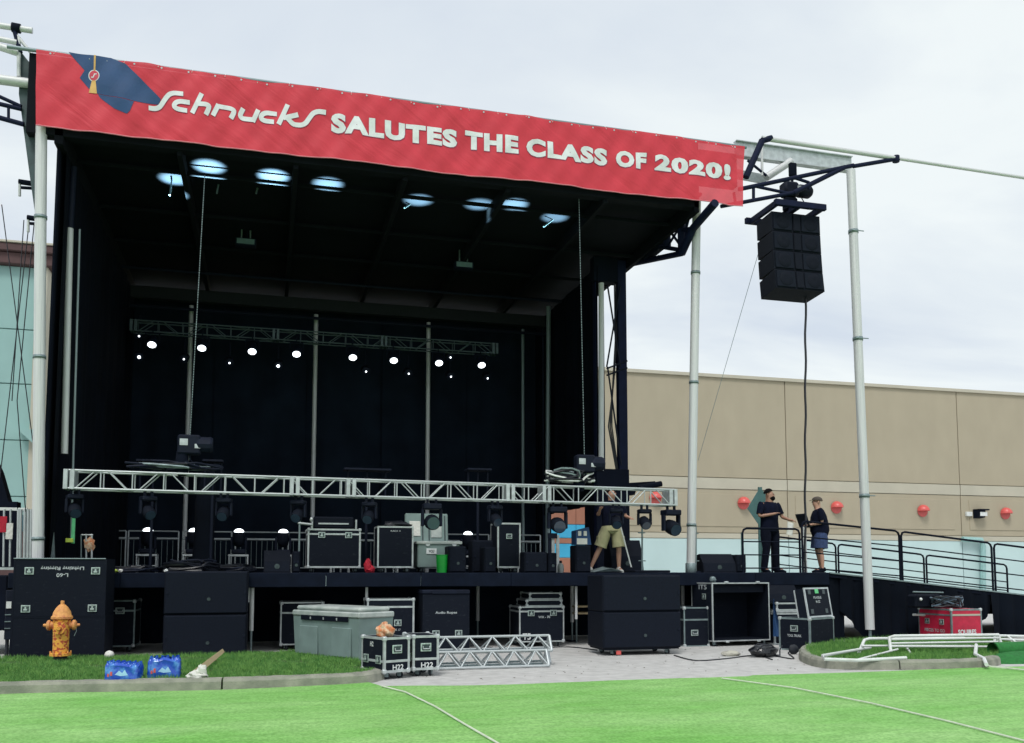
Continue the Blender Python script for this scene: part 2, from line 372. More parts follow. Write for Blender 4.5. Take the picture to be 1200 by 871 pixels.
def smooth_line(pts, n=6):
    out_ = []
    for i in range(len(pts)-1):
        p0, p1, p2, p3 = pts[max(i-1, 0)], pts[i], pts[i+1], pts[min(i+2, len(pts)-1)]
        for j in range(n):
            t = j/n; out_.append(.5*((2*p1)+(-p0+p2)*t+(2*p0-5*p1+4*p2-p3)*t*t+(-p0+3*p1-3*p2+p3)*t**3))
    out_.append(pts[-1]); return out_
def inpoly(x, y, P):
    c = False; j = len(P)-1
    for i in range(len(P)):
        if (P[i].y > y) != (P[j].y > y) and x < (P[j].x-P[i].x)*(y-P[i].y)/(P[j].y-P[i].y)+P[i].x: c = not c
        j = i
    return c
def chop(line, L):
    segs = []; cur = [line[0]]; acc = 0
    for a, b_ in zip(line, line[1:]):
        acc += (b_-a).length; cur.append(b_)
        if acc > L: segs.append(cur); cur = [b_]; acc = 0
    if len(cur) > 1: segs.append(cur)
    return segs
lk = [Vector((p.x, p.y, 0)) for p in lk]
lline = smooth_line(lk, 8); P0 = lk[-1]
loutA = [p.copy() for p in lline]+[Vector((P0.x-.25, P0.y+1.5, 0)), Vector((P0.x-1.2, P0.y+3.6, 0)), Vector((P0.x-2.4, 16.4, 0)), Vector((-12, 16.9, 0))]
def shrink(line, d):
    o_ = []
    for j, p in enumerate(line):
        dd = (line[min(j+1, len(line)-1)]-line[max(j-1, 0)]); dd.normalize(); o_.append(p+Vector((-dd.y, dd.x, 0))*d)
    return o_
isl_left = shrink(lline, .1)+loutA[len(lline):]
island('lawn_island', isl_left, chop(lline, 2.6), '')
rk = [gnd(*p) for p in ((948, 762), (938, 768), (941, 776), (965, 783), (1010, 785), (1080, 785), (1130, 784), (1158, 782), (1172, 779))]
rline = smooth_line(rk, 8)
isl_right = shrink(rline, .1)+[gnd(1200, 766), gnd(1175, 757), gnd(1100, 753), gnd(1010, 757)]
island('lawn_island', isl_right, chop(rline, 1.5), '')
def grass(P, n, seed, hmin=.03, hmax=.08):
    rd = random.Random(seed); xs = [p.x for p in P]; ys = [p.y for p in P]; x0, x1, y0, y1 = max(min(xs), -9.5), max(xs), min(ys), max(ys)
    V = []; Fc = []; k = 0
    while k < n:
        x, y = rd.uniform(x0, x1), rd.uniform(y0, y1)
        if not inpoly(x, y, P): continue
        bare = sin(x*2.3+1)*sin(y*3.1)+.4*sin(x*7+y*5)
        if bare > .85 and rd.random() < .8: k += 1; continue
        h = rd.uniform(hmin, hmax)*(1-.25*bare); a = rd.uniform(0, 6.28); w = rd.uniform(.003, .007); lx, ly = rd.uniform(-.03, .03), rd.uniform(-.03, .03)
        i = len(V); V += [(x-w*cos(a), y-w*sin(a), .11), (x+w*cos(a), y+w*sin(a), .11), (x+lx*.4, y+ly*.4, .11+h*.6), (x+lx, y+ly, .11+h)]
        Fc += [(i, i+1, i+2), (i+1, i+3, i+2)]; k += 1
    me = bpy.data.meshes.new('grass'); me.from_pydata(V, [], Fc); me.materials.append(M['grass']); o = put('grass', me)
    return o
tag(grass(isl_left, 90000, 3), 'short patchy green grass on the kerbed lawn island by the hydrant', 'grass', kind='stuff')
tag(grass(isl_right, 30000, 4, .04, .11), 'longer green grass on the kerbed island under the white barricades', 'grass', kind='stuff')

# ================================================================ BUILDINGS BEHIND
YB = 46.0
def zc(py, px, Y): return at(px, py, Y).z
store = thing('store_building', 'long tan store building with a pale aqua base and red wall lamps behind the ramp', 'building', (X(950, YB), YB, 0))
xs = [X(p, YB) for p in (-20, 330, 520, 725, 925, 1129, 1345, 1580)]; Zt, Zj, Zl, Zw = zc(447, 920, YB), zc(563, 920, YB), zc(626, 920, YB), zc(632, 920, YB)
b = MB(); b.box(xs[0], xs[-1], YB+.12, YB+.4, 0, Zt-.05); b.build('wall_core', 'tan', store)
b = MB(); b.box(xs[0]-.1, xs[-1]+.1, YB-.12, YB+.55, Zt-.02, Zt+.16); b.build('parapet_cap', 'tanlt', store)
for i in range(len(xs)-1):
    a, c = xs[i]+.025, xs[i+1]-.025
    for nm, z0, z1, mm, dy in (('wall_panel', Zj+.06, Zt-.02, 'tan', 0), ('wall_panel', Zl+.03, Zj-.62, 'tan', 0), ('panel_band', Zj-.59, Zj+.02, 'tanlt', -.03), ('base_band', Zw, Zl, 'tanlt', -.04), ('base_panel', .0, Zw-.02, 'aqua', -.02)):
        q = MB(); q.box(a, c, YB+dy, YB+.13, z0, z1, .01); q.build(nm, mm, store)
        if nm == 'wall_panel' and z1 < Zj:
            q = MB(); cw = (c-a)
            q.box(a+cw*.04, c-cw*.04, YB-.035, YB+.02, z0+.35, z1-.25, .01); q.build('raised_panel', 'tan', store)
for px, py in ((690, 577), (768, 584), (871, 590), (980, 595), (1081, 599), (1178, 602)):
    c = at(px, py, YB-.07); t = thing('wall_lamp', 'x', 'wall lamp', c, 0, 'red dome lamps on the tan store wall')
    q = MB(); rr = .37
    q.grid(lambda u, v: c+Vector((rr*cos(pi*u)*cos(v*pi/2), -.04-rr*1.1*sin(v*pi/2), rr*sin(pi*u)*cos(v*pi/2))), 16, 8)
    q.build('dome_hood', 'redlamp', t, True)
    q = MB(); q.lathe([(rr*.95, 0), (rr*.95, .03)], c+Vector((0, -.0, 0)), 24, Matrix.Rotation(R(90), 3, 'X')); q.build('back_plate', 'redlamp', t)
lamps = [o for o in bpy.data.objects if o.name.startswith('wall_lamp')]
for o, l_ in zip(lamps, ('red dome lamp on the tan wall hidden behind the stage tower', 'red dome lamp seen through the end of the low silver truss', 'red dome lamp beside the grey diamond sign', 'red dome lamp behind the man with the laptop', 'red dome lamp nearest the small white flood light', 'red dome lamp at the far end of the tan wall above the ramp')): o['label'] = l_
c = at(1143, 603, YB); t = thing('security_light', 'black security light with a white junction box on the tan wall between two red lamps', 'security light', c)
q = MB(); q.box(c.x-.75, c.x-.35, c.y-.18, c.y, c.z-.12, c.z+.14, .02); q.build('junction_box', 'white', t)
q = MB(); q.prism([c+Vector((-.2, 0, -.25)), c+Vector((-.2, 0, .2)), c+Vector((-.2, -.5, .3)), c+Vector((-.2, -.45, -.2))], (.5, 0, 0)); q.box(c.x-.2, c.x+.5, c.y-.6, c.y, c.z+.22, c.z+.3); q.build('lamp_housing', 'black', t)
q = MB(); q.box(c.x-.1, c.x+.4, c.y-.52, c.y-.49, c.z-.12, c.z+.12); q.build('lamp_glass', 'white', t)
t = thing('downpipe', 'pale aqua downpipe with a bent head on the store base wall behind the ramp', 'downpipe', at(1151, 668, YB-.3))
b = MB(); Yd = YB-.3; b.tube([at(1128, 632, Yd), at(1150, 633, Yd), at(1152, 640, Yd), at(1152, 700, Yd)], .16, 8); b.build('pipe', mat('aqua pipe', (.28, .47, .46), .6), t)
# striped block seen under the side drape
YS = 40.0
t = thing('striped_building', 'building with brown and blue horizontal wall stripes seen through the stage side opening', 'building', (X(670, YS), YS, 0))
x0, x1 = X(600, YS), X(712, YS)
for p0, p1, m_ in ((560, 593, 'aqua'), (593.5, 614.5, 'brownw'), (615, 630.5, 'bluew'), (631, 637, 'brownw'), (637.5, 653.5, 'bluew'), (654, 672, 'brownw'), (672.5, 711, 'tanlt')):
    z1, z0 = zc(p0, 670, YS), zc(p1, 670, YS)
    if p0 == 672.5: z0 = 0
    for i in range(3):
        q = MB(); q.box(x0+(x1-x0)*i/3+.01, x0+(x1-x0)*(i+1)/3-.01, YS, YS+1.0, z0, z1, .008); q.build('stripe_panel', m_, t)
# teal building at the side
YT = 38.0
t = thing('teal_building', 'teal panelled building with a brown cornice and brown base beside the stage mast', 'building', (X(10, YT), YT, 0))
Xr = X(40, YT); pw = 3.2; Zr = [zc(p, 20, YT) for p in (640, 607, 582, 516, 450, 386, 312)]
b = MB(); b.box(Xr-16, Xr, YT+.1, YT+9, 0, Zr[-1]); b.build('wall_core', 'teal', t)
for i in range(5):
    a, c_ = Xr-.35-pw*(i+1)+.02, Xr-.35-pw*i-.02
    for z0, z1 in zip(Zr[1:], Zr[2:]):
        q = MB(); q.box(a, c_, YT, YT+.12, z0+.02, z1-.02, .01); q.build('wall_panel', 'teal', t)
    q = MB(); q.box(a, c_, YT-.08, YT+.12, 0, Zr[1]-.02, .01); q.build('base_panel', 'maroon', t)
q = MB(); q.box(Xr-.35, Xr+.05, YT-.12, YT+9, 0, Zr[-1], .01); q.build('corner_pier', 'tanlt', t)
q = MB(); z = Zr[-1]; q.box(Xr-16, Xr+.25, YT-.3, YT+9.2, z, z+.45, .03); q.box(Xr-16, Xr+.4, YT-.45, YT+9.3, z+.46, z+.75, .03); q.build('cornice', 'maroon', t)
q = MB(); q.box(Xr-16, Xr+.45, YT-.5, YT+9.4, z+.77, z+.85, .01); q.build('cornice_cap', 'tanlt', t)
p = at(35, 513, YT); q = MB(); q.prism([p+Vector((-.35, -.5, .25)), p+Vector((1.0, -.5, .25)), p+Vector((1.0, -.5, -.25)), p+Vector((.2, -.5, -.25))], (0, .5, 0)); q.build('wall_hood', 'teal', t)

# ================================================================ STAGE
YF, DK, YBK = 17.6, 1.5, 27.0
XL = X(54, YF); XRF = at(822, HOR, YF).x; XSD = 8.02
stage = thing('mobile_stage', 'large black mobile concert stage with roof, drapes and silver support masts', 'stage', (2.5, 22, 0))
ZU = 9.28
def slab(nm, x0, x1, y0, y1, z0, z1, m_, par=stage, c=.01):
    q = MB(); q.box(x0, x1, y0, y1, z0, z1, c); return q.build(nm, m_, par)
XD = X(972, YF)
for i in range(7):      # deck boards in sections
    a = XL-.6+(XSD+.9-XL)*i/7; slab('deck_panel', a+.004, a+(XSD+.9-XL)/7-.004, YF+.04, YBK, DK-.06, DK, 'black')
slab('deck_panel', XSD+.31, XD, YF+.04, YF+4.6, DK-.06, DK, 'black')
nf = 9
for i in range(nf):
    a = XL-.6+(XD+.6-XL)*i/nf; slab('fascia', a+.003, a+(XD+.6-XL)/nf-.003, YF, YF+.05, DK-.27, DK-.004, mat('fascia vinyl', (.0045, .0082, .0185), .8, var=.2, spec=.12) if i == 0 else bpy.data.materials['fascia vinyl'])
# legs with screw jacks
for px, pb, pt in ((296, 766, 684), (437, 746, 684), (670, 752, 684), (100, 772, 684), (560, 750, 684), (800, 750, 684)):
    p = gnd(px, pb); Y = max(p.y, YF+.12); x = X(px, Y)
    rod('deck_leg', (x, Y, .42), (x, Y, DK-.28), .042, 'galv', stage)
    rod('jack_screw', (x, Y, .02), (x, Y, .43), .022, 'alud', stage)
    slab('foot_plate', x-.11, x+.11, Y-.11, Y+.11, .004, .03, 'steel')
for px in (291.5, 675, 430): rod('brace_pole', (X(px, YF+.25), YF+.25, .55 if px > 600 else .95), (X(px, YF+.25), YF+.25, DK-.28), .028, 'galv', stage)
# dark cloth added under the deck, back and side, to block light
def drape(nm, x0, x1, y0, y1, ztop, zbot, parent, folds=.05, nu=None, m_='drape', freq=9, seed=0):
    L = math.hypot(x1-x0, y1-y0); nu = nu or max(8, int(L*14)); dx, dy = (x1-x0)/L, (y1-y0)/L; b = MB()
    zt = ztop if callable(ztop) else (lambda u: ztop); zb = zbot if callable(zbot) else (lambda u: zbot)
    def fn(u, v):
        s = u*L; f = folds*(sin(s*freq+seed)+.5*sin(s*freq*2.3+1+seed)+.6*sin(s*1.3+seed))*(.35+.65*(1-v))
        return Vector((x0+dx*s-dy*f, y0+dy*s+dx*f, zb(u)+(zt(u)-zb(u))*v))
    b.grid(fn, nu, 6); return b.build(nm, m_, parent, True)
drape('understage_light_block', XL-.5, XD, 20.6, 20.6, DK-.3, .02, stage, m_='backdrape')
drape('understage_light_block', XL-.55, XL-.55, YF+.2, 20.5, DK-.3, .02, stage, m_='backdrape')
# walls of black cloth in wide strips
nb = 5; wL, wR = XL-.1, XSD
for i in range(nb):
    a = wL+(wR-wL)*i/nb; drape('back_drape', a-.08, a+(wR-wL)/nb+(.45 if i == nb-1 else .08), YBK-.1-.12*(i%2), YBK-.1-.12*(i%2), ZU, DK, stage, .04, freq=5, seed=i, m_='backdrape')
drape('side_drape', XL, XL, YF+.25, YBK, ZU, DK-.3, stage, .04, freq=5)
slab('side_skin', XL-.14, XL-.10, YF+.1, YBK, .8, ZU+.2, 'black')
drape('side_drape', XSD-.06, XSD-.06, 21.3, 22.35, ZU, DK, stage, .03, freq=6)
drape('side_drape', XSD, XSD, 22.2, 26.2, ZU, 3.2, stage, .04, freq=5)
drape('side_drape', XSD-.06, XSD-.06, 26.1, YBK, ZU, DK, stage, .03, freq=6)
# roof: panels, rafters, purlins
XRR = XRF+.05
for i in range(6):
    a = XL-.15+(XRR-XL+.15)*i/6; slab('roof_panel', a+.005, a+(XRR-XL+.15)/6-.005, YF-.12, YBK+.2, ZU+.32, ZU+.40, 'roofin')
    if i: slab('rafter', a-.05, a+.05, YF, YBK, ZU+.02, ZU+.31, 'roofin')
slab('rafter', XL-.15, XL, YF-.1, YBK, ZU-.05, ZU+.31, 'roofin'); slab('rafter', XRR-.12, XRR, YF-.1, YBK, ZU, ZU+.31, 'roofin')
for y in (18.7, 20.9, 23.0, 25.0): slab('purlin', XL, XRR-.13, y-.025, y+.025, ZU+.12, ZU+.20, 'roofin')
slab('rear_beam', XL, XSD, 26.0, 26.2, ZU-.35, ZU-.02, mat('rear beam grey', (.0045, .0065, .011), .8)); rod('rear_rail', (XL, 25.9, ZU-.62), (XSD, 25.9, ZU-.62), .045, 'steel', stage)
rod('cross_rail', (XL, 24.4, ZU-.05), (XSD, 24.4, ZU-.05), .035, 'steel', stage)
ZB1 = at(42, 60, YF-.12).z
slab('front_beam', XRR+.005, X(872, YF)-.02, YF-.1, YF+.1, ZB1-.95, ZB1-.2, 'roofin')
slab('front_beam', XL-.62, XRR, YF-.1, YF+.14, ZU+.1, ZB1-.03, 'roofin'); slab('roof_deck_sheet', XL-.3, XRR+.1, YF-.05, YBK+.3, ZU+.41, ZU+.47, 'roofin')
# side fin of the roof behind the banner end
q = MB(); Yr = YF+.1; q.prism([at(24, 60, Yr), at(43, 84, Yr), at(46, 250, Yr), at(41, 250, Yr), at(34, 200, Yr), at(22, 110, Yr)], (0, .3, 0)); q.build('roof_side_skin', 'roofside', stage)
# rear posts
for px, pt in ((215, 420), (365, 372), (500, 372), (613, 385)):
    Yp = 26.3; pa = at(px, 668, Yp); x = pa.x
    rod('rear_post', (x, Yp, DK), (x, Yp, ZU-.4), .062 if px < 550 else .05, 'galv' if px < 550 else 'alud', stage, 14)
rod('side_post', (XSD-.25, 25.1, DK), (XSD-.18, 25.1, ZU), .07, 'alud', stage)
a, c_ = at(82, 268, 18.3), at(75.5, 532, 18.3); rod('side_mast', c_, a, .062, 'galv', stage, 14); rod('side_mast', a, a+Vector((.02, 0, 1.2)), .06, 'steel', stage)
rod('mast_track', c_+Vector((.17, 0, -1.6)), a+Vector((.17, 0, 0)), .02, 'alud', stage)
# tower at the right corner
YTW = 21.3
def post(p0, p1, y, r, m_, nm='tower_post', par=stage): return rod(nm, at(*p0, y), at(*p1, y), r, m_, par)
x0, x1 = X(727.5, YTW), X(737.5, YTW)
slab('tower_column', x0, x1, YTW, YTW+.2, DK-.1, ZU+.2, 'navy'); slab('tower_column', X(700, YTW+.1), X(703, YTW+.1), YTW+.1, YTW+.3, DK, ZU+.2, 'navy')
rod('tower_mast', at(704.5, 552, YTW), at(704.5, 332, YTW), .07, 'galv', stage, 14)
slab('tower_column', X(707.5, YTW+.05), X(711.5, YTW+.05), YTW+.1, YTW+.25, DK, ZU, 'navy')
slab('tower_skirt', X(699, YTW), X(738, YTW)-.005, YTW-.05, YTW-.01, DK, at(720, 550, YTW).z, 'black')
slab('tower_head', X(699, YTW), X(728, YTW), YTW+.02, YTW+.3, at(715, 330, YTW).z, ZU+.25, 'black')
rod('tower_brace', at(712, 335, YTW), at(727, 430, YTW), .022, 'steel', stage); rod('tower_brace', at(727, 335, YTW), at(711, 430, YTW), .022, 'steel', stage)
rod('tower_brace', at(712, 430, YTW), at(728, 545, YTW), .022, 'steel', stage)
for py in (428, 436): rod('tower_brace', at(711, py+4, YTW), at(735, py-5, YTW), .022, 'steel', stage)
for k in range(3):
    q = MB(); q.tube([at(724-k*2, 330, YTW+.1), at(723-k, 400, YTW+.1), at(719-k, 450+k*10, YTW+.1), at(713+2*k, 500, YTW+.1), at(722+k, 550, YTW+.1)], .018, 6); q.build('tower_cable', 'cable', stage, True)
q = MB(); q.prism([at(736, 566, YTW), at(768, 564, YTW), at(768, 567, YTW), at(746, 572, YTW), at(744, 580, YTW), at(736, 580, YTW)], (0, .25, 0)); q.build('tower_bracket', 'black', stage)
rod('tower_arm', at(748, 572, YTW-.3), at(775, 567, YTW-.3), .07, 'black', stage)
# front masts
def mast(px0, py0, px1, py1, Y, r, nm='roof_mast'):
    p, q_ = at(px0, py0, Y), at(px1, py1, Y); o = rod(nm, p, q_, r, 'galv', stage, 16)
    for k in (.12, .5, .8):
        c0 = p.lerp(q_, k); rod('mast_collar', c0-(q_-p).normalized()*.03, c0+(q_-p).normalized()*.03, r+.012, 'alud', stage, 16)
    return o
mast(44, 700, 48.5, 148, YF-.05, .098)
mast(809.5, 669, 816.5, 236, YF+.5, .095); rod('mast_pad', at(809.5, 672, YF+.5), at(809.5, 660, YF+.5), .115, 'alud', stage, 16)
wb, wt = at(1019.5, 738, YF-.35), at(997, 200, YF-.1); rod('wing_mast', wb, wt, .10, 'galv', stage, 18); rod('wing_mast_jack', (wb.x, wb.y, .02), wb, .035, 'alud', stage)
slab('foot_plate', wb.x-.2, wb.x+.2, wb.y-.2, wb.y+.2, .004, .035, 'steel')
for k in (.28, .62, .86):
    c0 = wb.lerp(wt, k); d_ = (wt-wb).normalized(); rod('mast_collar', c0-d_*.04, c0+d_*.04, .112, 'alud', stage, 16); rod('mast_pin', c0-Vector((.14, .1, 0)), c0+Vector((.2, -.1, 0)), .012, 'alud', stage)
# wing frame carrying the speaker array
def bar(p0, p1, y0, y1, r, m_, nm='wing_bar'): return rod(nm, at(*p0, y0), at(*p1, y1), r, m_, stage)
YW = YF+.05
bar((893, 162), (1053, 186), YW, YW, .055, 'galv', 'wing_rail'); bar((1053, 186), (1230, 213), YW+.05, YW+.05, .04, 'galv', 'wing_rail')
a, c_ = at(862, 174, YW+.9), at(998, 193, YW+.9)
q = MB(); dz = Vector((0, 0, .17)); q.prism([a-dz, c_-dz, c_+dz, a+dz], (0, .05, 0)); q.prism([a+dz+Vector((0, -.06, 0)), c_+dz+Vector((0, -.06, 0)), c_+dz+Vector((0, .1, 0)), a+dz+Vector((0, .1, 0))], (0, 0, .02)); q.prism([a-dz+Vector((0, -.06, 0)), c_-dz+Vector((0, -.06, 0)), c_-dz+Vector((0, .1, 0)), a-dz+Vector((0, .1, 0))], (0, 0, -.02)); q.build('wing_beam', 'alu', stage)
a, c_ = at(850, 201, YW+1.3), at(898, 210, YW+1.3); q = MB(); dz = Vector((0, 0, .11)); q.prism([a-dz, c_-dz, c_+dz, a+dz], (0, .06, 0)); q.build('wing_beam', 'alu', stage)
bar((898, 208), (927, 189), YW+.9, YW+.9, .09, 'galv', 'wing_strut')
for p0, p1, r in (((866, 222), (1000, 194), .05), ((845, 242), (930, 226), .045), ((930, 226), (990, 196), .055), ((1000, 195), (1053, 186), .05), ((883, 219), (883, 235), .035), ((883, 218), (925, 227), .035), ((860, 226), (862, 240), .03), ((929, 208), (948, 214), .035), ((948, 214), (948, 222), .03)):
    bar(p0, p1, YW, YW, r, 'navy')
bar((874, 208), (893, 165), YW, YW, .075, 'navy'); bar((893, 165), (893, 206), YW+.6, YW+.6, .03, 'galv'); bar((876, 188), (898, 206), YW+.6, YW+.6, .03, 'navy')
bar((893, 165), (904, 162), YW, YW, .07, 'navy'); bar((1050, 183), (1050, 190), YW, YW, .08, 'navy')
# side truss under the roof edge (plane of the roof side)
XS_ = XRF+.1
def sbar(p0, p1, r, m_='navy'): return rod('side_truss_bar', atx(*p0, XS_), atx(*p1, XS_), r, m_, stage)
for p0, p1, r in (((733, 311), (799, 297), .07), ((799, 297), (812, 268), .09), ((812, 268), (838, 238), .09), ((760, 287), (797, 293), .05), ((781, 268), (782, 290), .09), ((798, 245), (799, 293), .09), ((783, 268), (799, 290), .03), ((783, 288), (799, 262), .03), ((784, 268), (797, 257), .05), ((805, 252), (804, 282), .03), ((810, 245), (803, 272), .03), ((798, 270), (812, 268), .05)):
    sbar(p0, p1, r)
q = MB(); p = atx(766, 297, XS_); q.box(p.x-.1, p.x+.1, p.y-.5, p.y+.5, p.z-.05, p.z+.32, .03); q.build('cable_clutter', 'black', stage)
q = MB(); q.tube([atx(735, 308, XS_), atx(742, 301, XS_), atx(752, 302, XS_), atx(756, 296, XS_), atx(764, 305, XS_), atx(772, 300, XS_)], .025, 6); q.build('tower_cable', 'cable', stage, True)
# left wing bits
for p0, p1, r, m_ in (((-40, 24), (38, 36), .055, 'galv'), ((-40, 38), (20, 50), .05, 'galv'), ((-40, 88), (42, 99), .09, 'galv'), ((20, 42), (43, 70), .03, 'galv'), ((17, 36), (24, 62), .04, 'navy'), ((22, 44), (22, 90), .035, 'galv'), ((-30, 115), (25, 128), .04, 'navy'), ((-30, 100), (25, 125), .035, 'navy'), ((-30, 130), (28, 146), .045, 'navy'), ((10, 124), (10, 143), .025, 'navy'), ((0, 55), (22, 62), .07, 'galv')):
    bar(p0, p1, YW, YW, r, m_)
bar((14, 32), (24, 34), YW, YW, .085, 'black')
for px, py in ((22, 216), (32, 258)):
    bar((px, py-3), (px+20, py), YW+.6, YW+.6, .05, 'black', 'outrigger_bracket'); bar((px+3, py+4), (px+20, py+5), YW+.6, YW+.6, .03, 'black', 'outrigger_bracket'); bar((px+1, py), (px+1, py+14), YW+.6, YW+.6, .025, 'galv', 'outrigger_hook')
for k, (p0, p1) in enumerate((((34, 262), (0, 560)), ((40, 262), (20, 470)), ((20, 470), (30, 600)), ((2, 240), (44, 560)), ((28, 258), (14, 470)))):
    bar(p0, p1, YW+.7, YW+.7, .009, 'cable', 'guy_wire')
bar((893, 282), (818, 540), YW+1, YW+2, .006, 'alud', 'guy_wire')
# hanging work lights inside roof
for px, py, l_ in ((288, 285, 'small square work light hanging under the roof above the upper truss'), (543, 312, 'small square work light hanging under the roof near the red banner lettering CLASS')):
    Yq = 22.0; c = at(px, py, Yq); t = thing('work_light', l_, 'work light', c, 0, 'work lights hanging inside the roof')
    q = MB(); q.box(c.x-.24, c.x+.24, c.y-.12, c.y+.12, c.z-.09, c.z+.09, .02); q.build('housing', 'steel', t)
    q = MB(); q.box(c.x-.2, c.x+.2, c.y-.135, c.y-.121, c.z-.06, c.z+.06); q.build('lamp_glass', mat('work light glass', (.12, .19, .2), .3) if px < 400 else bpy.data.materials['work light glass'], t)
    rod('yoke', c+Vector((-.1, 0, .08)), c+Vector((-.1, 0, .45)), .02, 'alud', t); rod('yoke', c+Vector((.1, 0, .08)), c+Vector((.1, 0, .45)), .02, 'alud', t)
    rod('hanger', c+Vector((0, 0, .45)), Vector((c.x+.05, c.y, ZU+.1)), .015, 'steel', t); q = MB(); q.box(c.x-.12, c.x+.12, c.y-.05, c.y+.05, c.z+.42, c.z+.48); q.build('clamp', 'steel', t)

# ================================================================ BANNER
YBN = YF-.28
bt0, bt1 = at(42, 57, YBN), at(873.5, 171, YBN); bb0, bb1 = at(42, 147, YBN), at(871, 241.5, YBN)
def wav(x, z): return .028*sin(x*1.9+z*.8)+.012*sin(x*4.3-z*2.2+1)+.012*sin(x*7.7+z*5)+.012*abs(sin(x*2.3+z*3.1))+.006*sin(x*13-z*9)
ban = thing('banner', 'long red banner reading Schnucks salutes the class of 2020 across the stage roof', 'banner', (bb0.x+7, YBN, bb0.z))
b = MB()
def bfn(u, v):
    t0 = bt0.lerp(bt1, u); b0 = bb0.lerp(bb1, u); p = b0.lerp(t0, v)
    sag = -.018*abs(sin(u*pi*9))*(v) + .018*(1-v)*sin(u*pi*6.3+.6)*(1 if u < .97 else .3)
    return Vector((p.x, YBN+wav(p.x, p.z), p.z+sag*.6))
b.grid(bfn, 420, 26); vinyl = b.build('vinyl_sheet', 'banner', ban, True)
q = MB(); q.tube([bfn(i/160, 0)+Vector((0, -.008, 0)) for i in range(161)], .012, 5); q.build('hem', mat('banner hem', (.62, .20, .24), .6), ban, True)
for i in range(24):
    p = bfn((i+.5)/24, 1); rod('tie', p+Vector((0, -.01, -.04)), p+Vector((.01, .12, .08)), .008, 'white', ban, 6)
for i in range(30):
    for v_ in (.97,):
        p = bfn((i+.5)/30, v_); q = MB(); q.lathe([(.018, -.006), (.018, .0)], p+Vector((0, -.006, 0)), 8, Matrix.Rotation(R(90), 3, 'X')); q.build('eyelet', 'alu', ban)
rod('header_pipe', bt0+Vector((-.5, .14, .04)), bt1+Vector((.1, .14, .04)), .035, 'alud', ban)
def decal(nm, pts2faces, m_, lift):       # list of (verts as (px,py)), faces
    bmx = bmesh.new(); vs = [bmx.verts.new((x_, y_, 0)) for x_, y_ in pts2faces[0]]
    for f in pts2faces[1]: 
        try: bmx.faces.new([vs[i] for i in f])
        except Exception: pass
    bmesh.ops.triangulate(bmx, faces=bmx.faces)
    for _ in range(6):
        es = [e for e in bmx.edges if e.calc_length() > 6]
        if not es: break
        bmesh.ops.subdivide_edges(bmx, edges=es, cuts=1); bmesh.ops.triangulate(bmx, faces=bmx.faces)
    bmx.verts.ensure_lookup_table(); bmx.verts.index_update(); b = MB(); vv = []
    for v in bmx.verts:
        p = at(v.co.x, v.co.y, YBN); p.y = YBN+wav(p.x, p.z)-lift; vv.append(p)
    b.add(vv, [tuple(v.index for v in f.verts) for f in bmx.faces]); bmx.free()
    return b.build(nm, m_, ban)
def c1(l): return [(30+a/6, 40+b_/6) for a, b_ in l]
def poly(nm, l, m_, lift): return decal(nm, (l, [tuple(range(len(l)))]), m_, lift)
poly('cap_print', c1([(300, 122), (600, 163), (705, 210), (952, 460), (935, 497), (850, 488), (762, 472), (540, 420), (500, 410), (440, 372), (378, 300), (412, 248)]), 'capb', .006)
poly('cap_print', c1([(505, 414), (762, 476), (735, 540), (712, 560), (620, 520), (520, 440)]), 'capb', .006)
poly('tassel_print', c1([(480, 145), (494, 147), (488, 260), (476, 260)]), 'gold', .010)
poly('tassel_print', c1([(462, 318), (490, 318), (499, 412), (441, 405)]), 'gold', .010)
circ = lambda cx_, cy_, r: c1([(cx_+r*cos(2*pi*i/20), cy_+r*sin(2*pi*i/20)) for i in range(20)])
poly('roundel_print', circ(478, 285, 40), 'letter', .009); poly('roundel_print', circ(478, 285, 34), 'capred', .012)
def strokes(polys, hw, conv, nm, m_, lift):
    V = []; Fc = []
    for pl in polys:
        k = len(pl); L_ = []; R_ = []
        for i, (x_, y_) in enumerate(pl):
            a = Vector(pl[max(i-1, 0)]); c = Vector(pl[min(i+1, k-1)]); p = Vector((x_, y_))
            d0 = (p-a).normalized() if i else (c-p).normalized(); d1 = (c-p).normalized() if i < k-1 else d0
            n0 = Vector((-d0.y, d0.x)); n1 = Vector((-d1.y, d1.x)); n_ = (n0+n1).normalized(); s_ = hw/max(.5, n_.dot(n0))
            L_.append(p+n_*s_); R_.append(p-n_*s_)
        b0 = len(V); V += [conv(v) for v in L_]+[conv(v) for v in R_]
        Fc += [(b0+i, b0+i+1, b0+k+i+1, b0+k+i) for i in range(k-1)]
    return decal(nm, (V, Fc), m_, lift)
conv = lambda v: (170+v.x/5.217, 90+(190+.12*v.x-v.y)/5.217)
word = [[(22, 2), (62, 2), (90, 14), (125, 68), (148, 97), (176, 110), (234, 110)], [(274, 62), (218, 62), (193, 54), (178, 36), (181, 20), (200, 11), (258, 10)],
        [(347, 126), (288, -2)], [(312, 60), (372, 61), (393, 53), (388, 32), (372, -2)], [(450, 72), (415, -2)], [(440, 60), (522, 61), (545, 53), (540, 32), (524, -2)],
        [(600, 74), (579, 32), (590, 13), (660, 11)], [(692, 74), (658, -2)], [(806, 62), (748, 62), (723, 54), (708, 36), (711, 20), (730, 11), (788, 10)],
        [(872, 126), (816, -2)], [(846, 42), (936, 70)], [(868, 46), (905, 10), (955, 8), (982, 22), (1006, 60), (1028, 92), (1060, 106), (1106, 104)]]
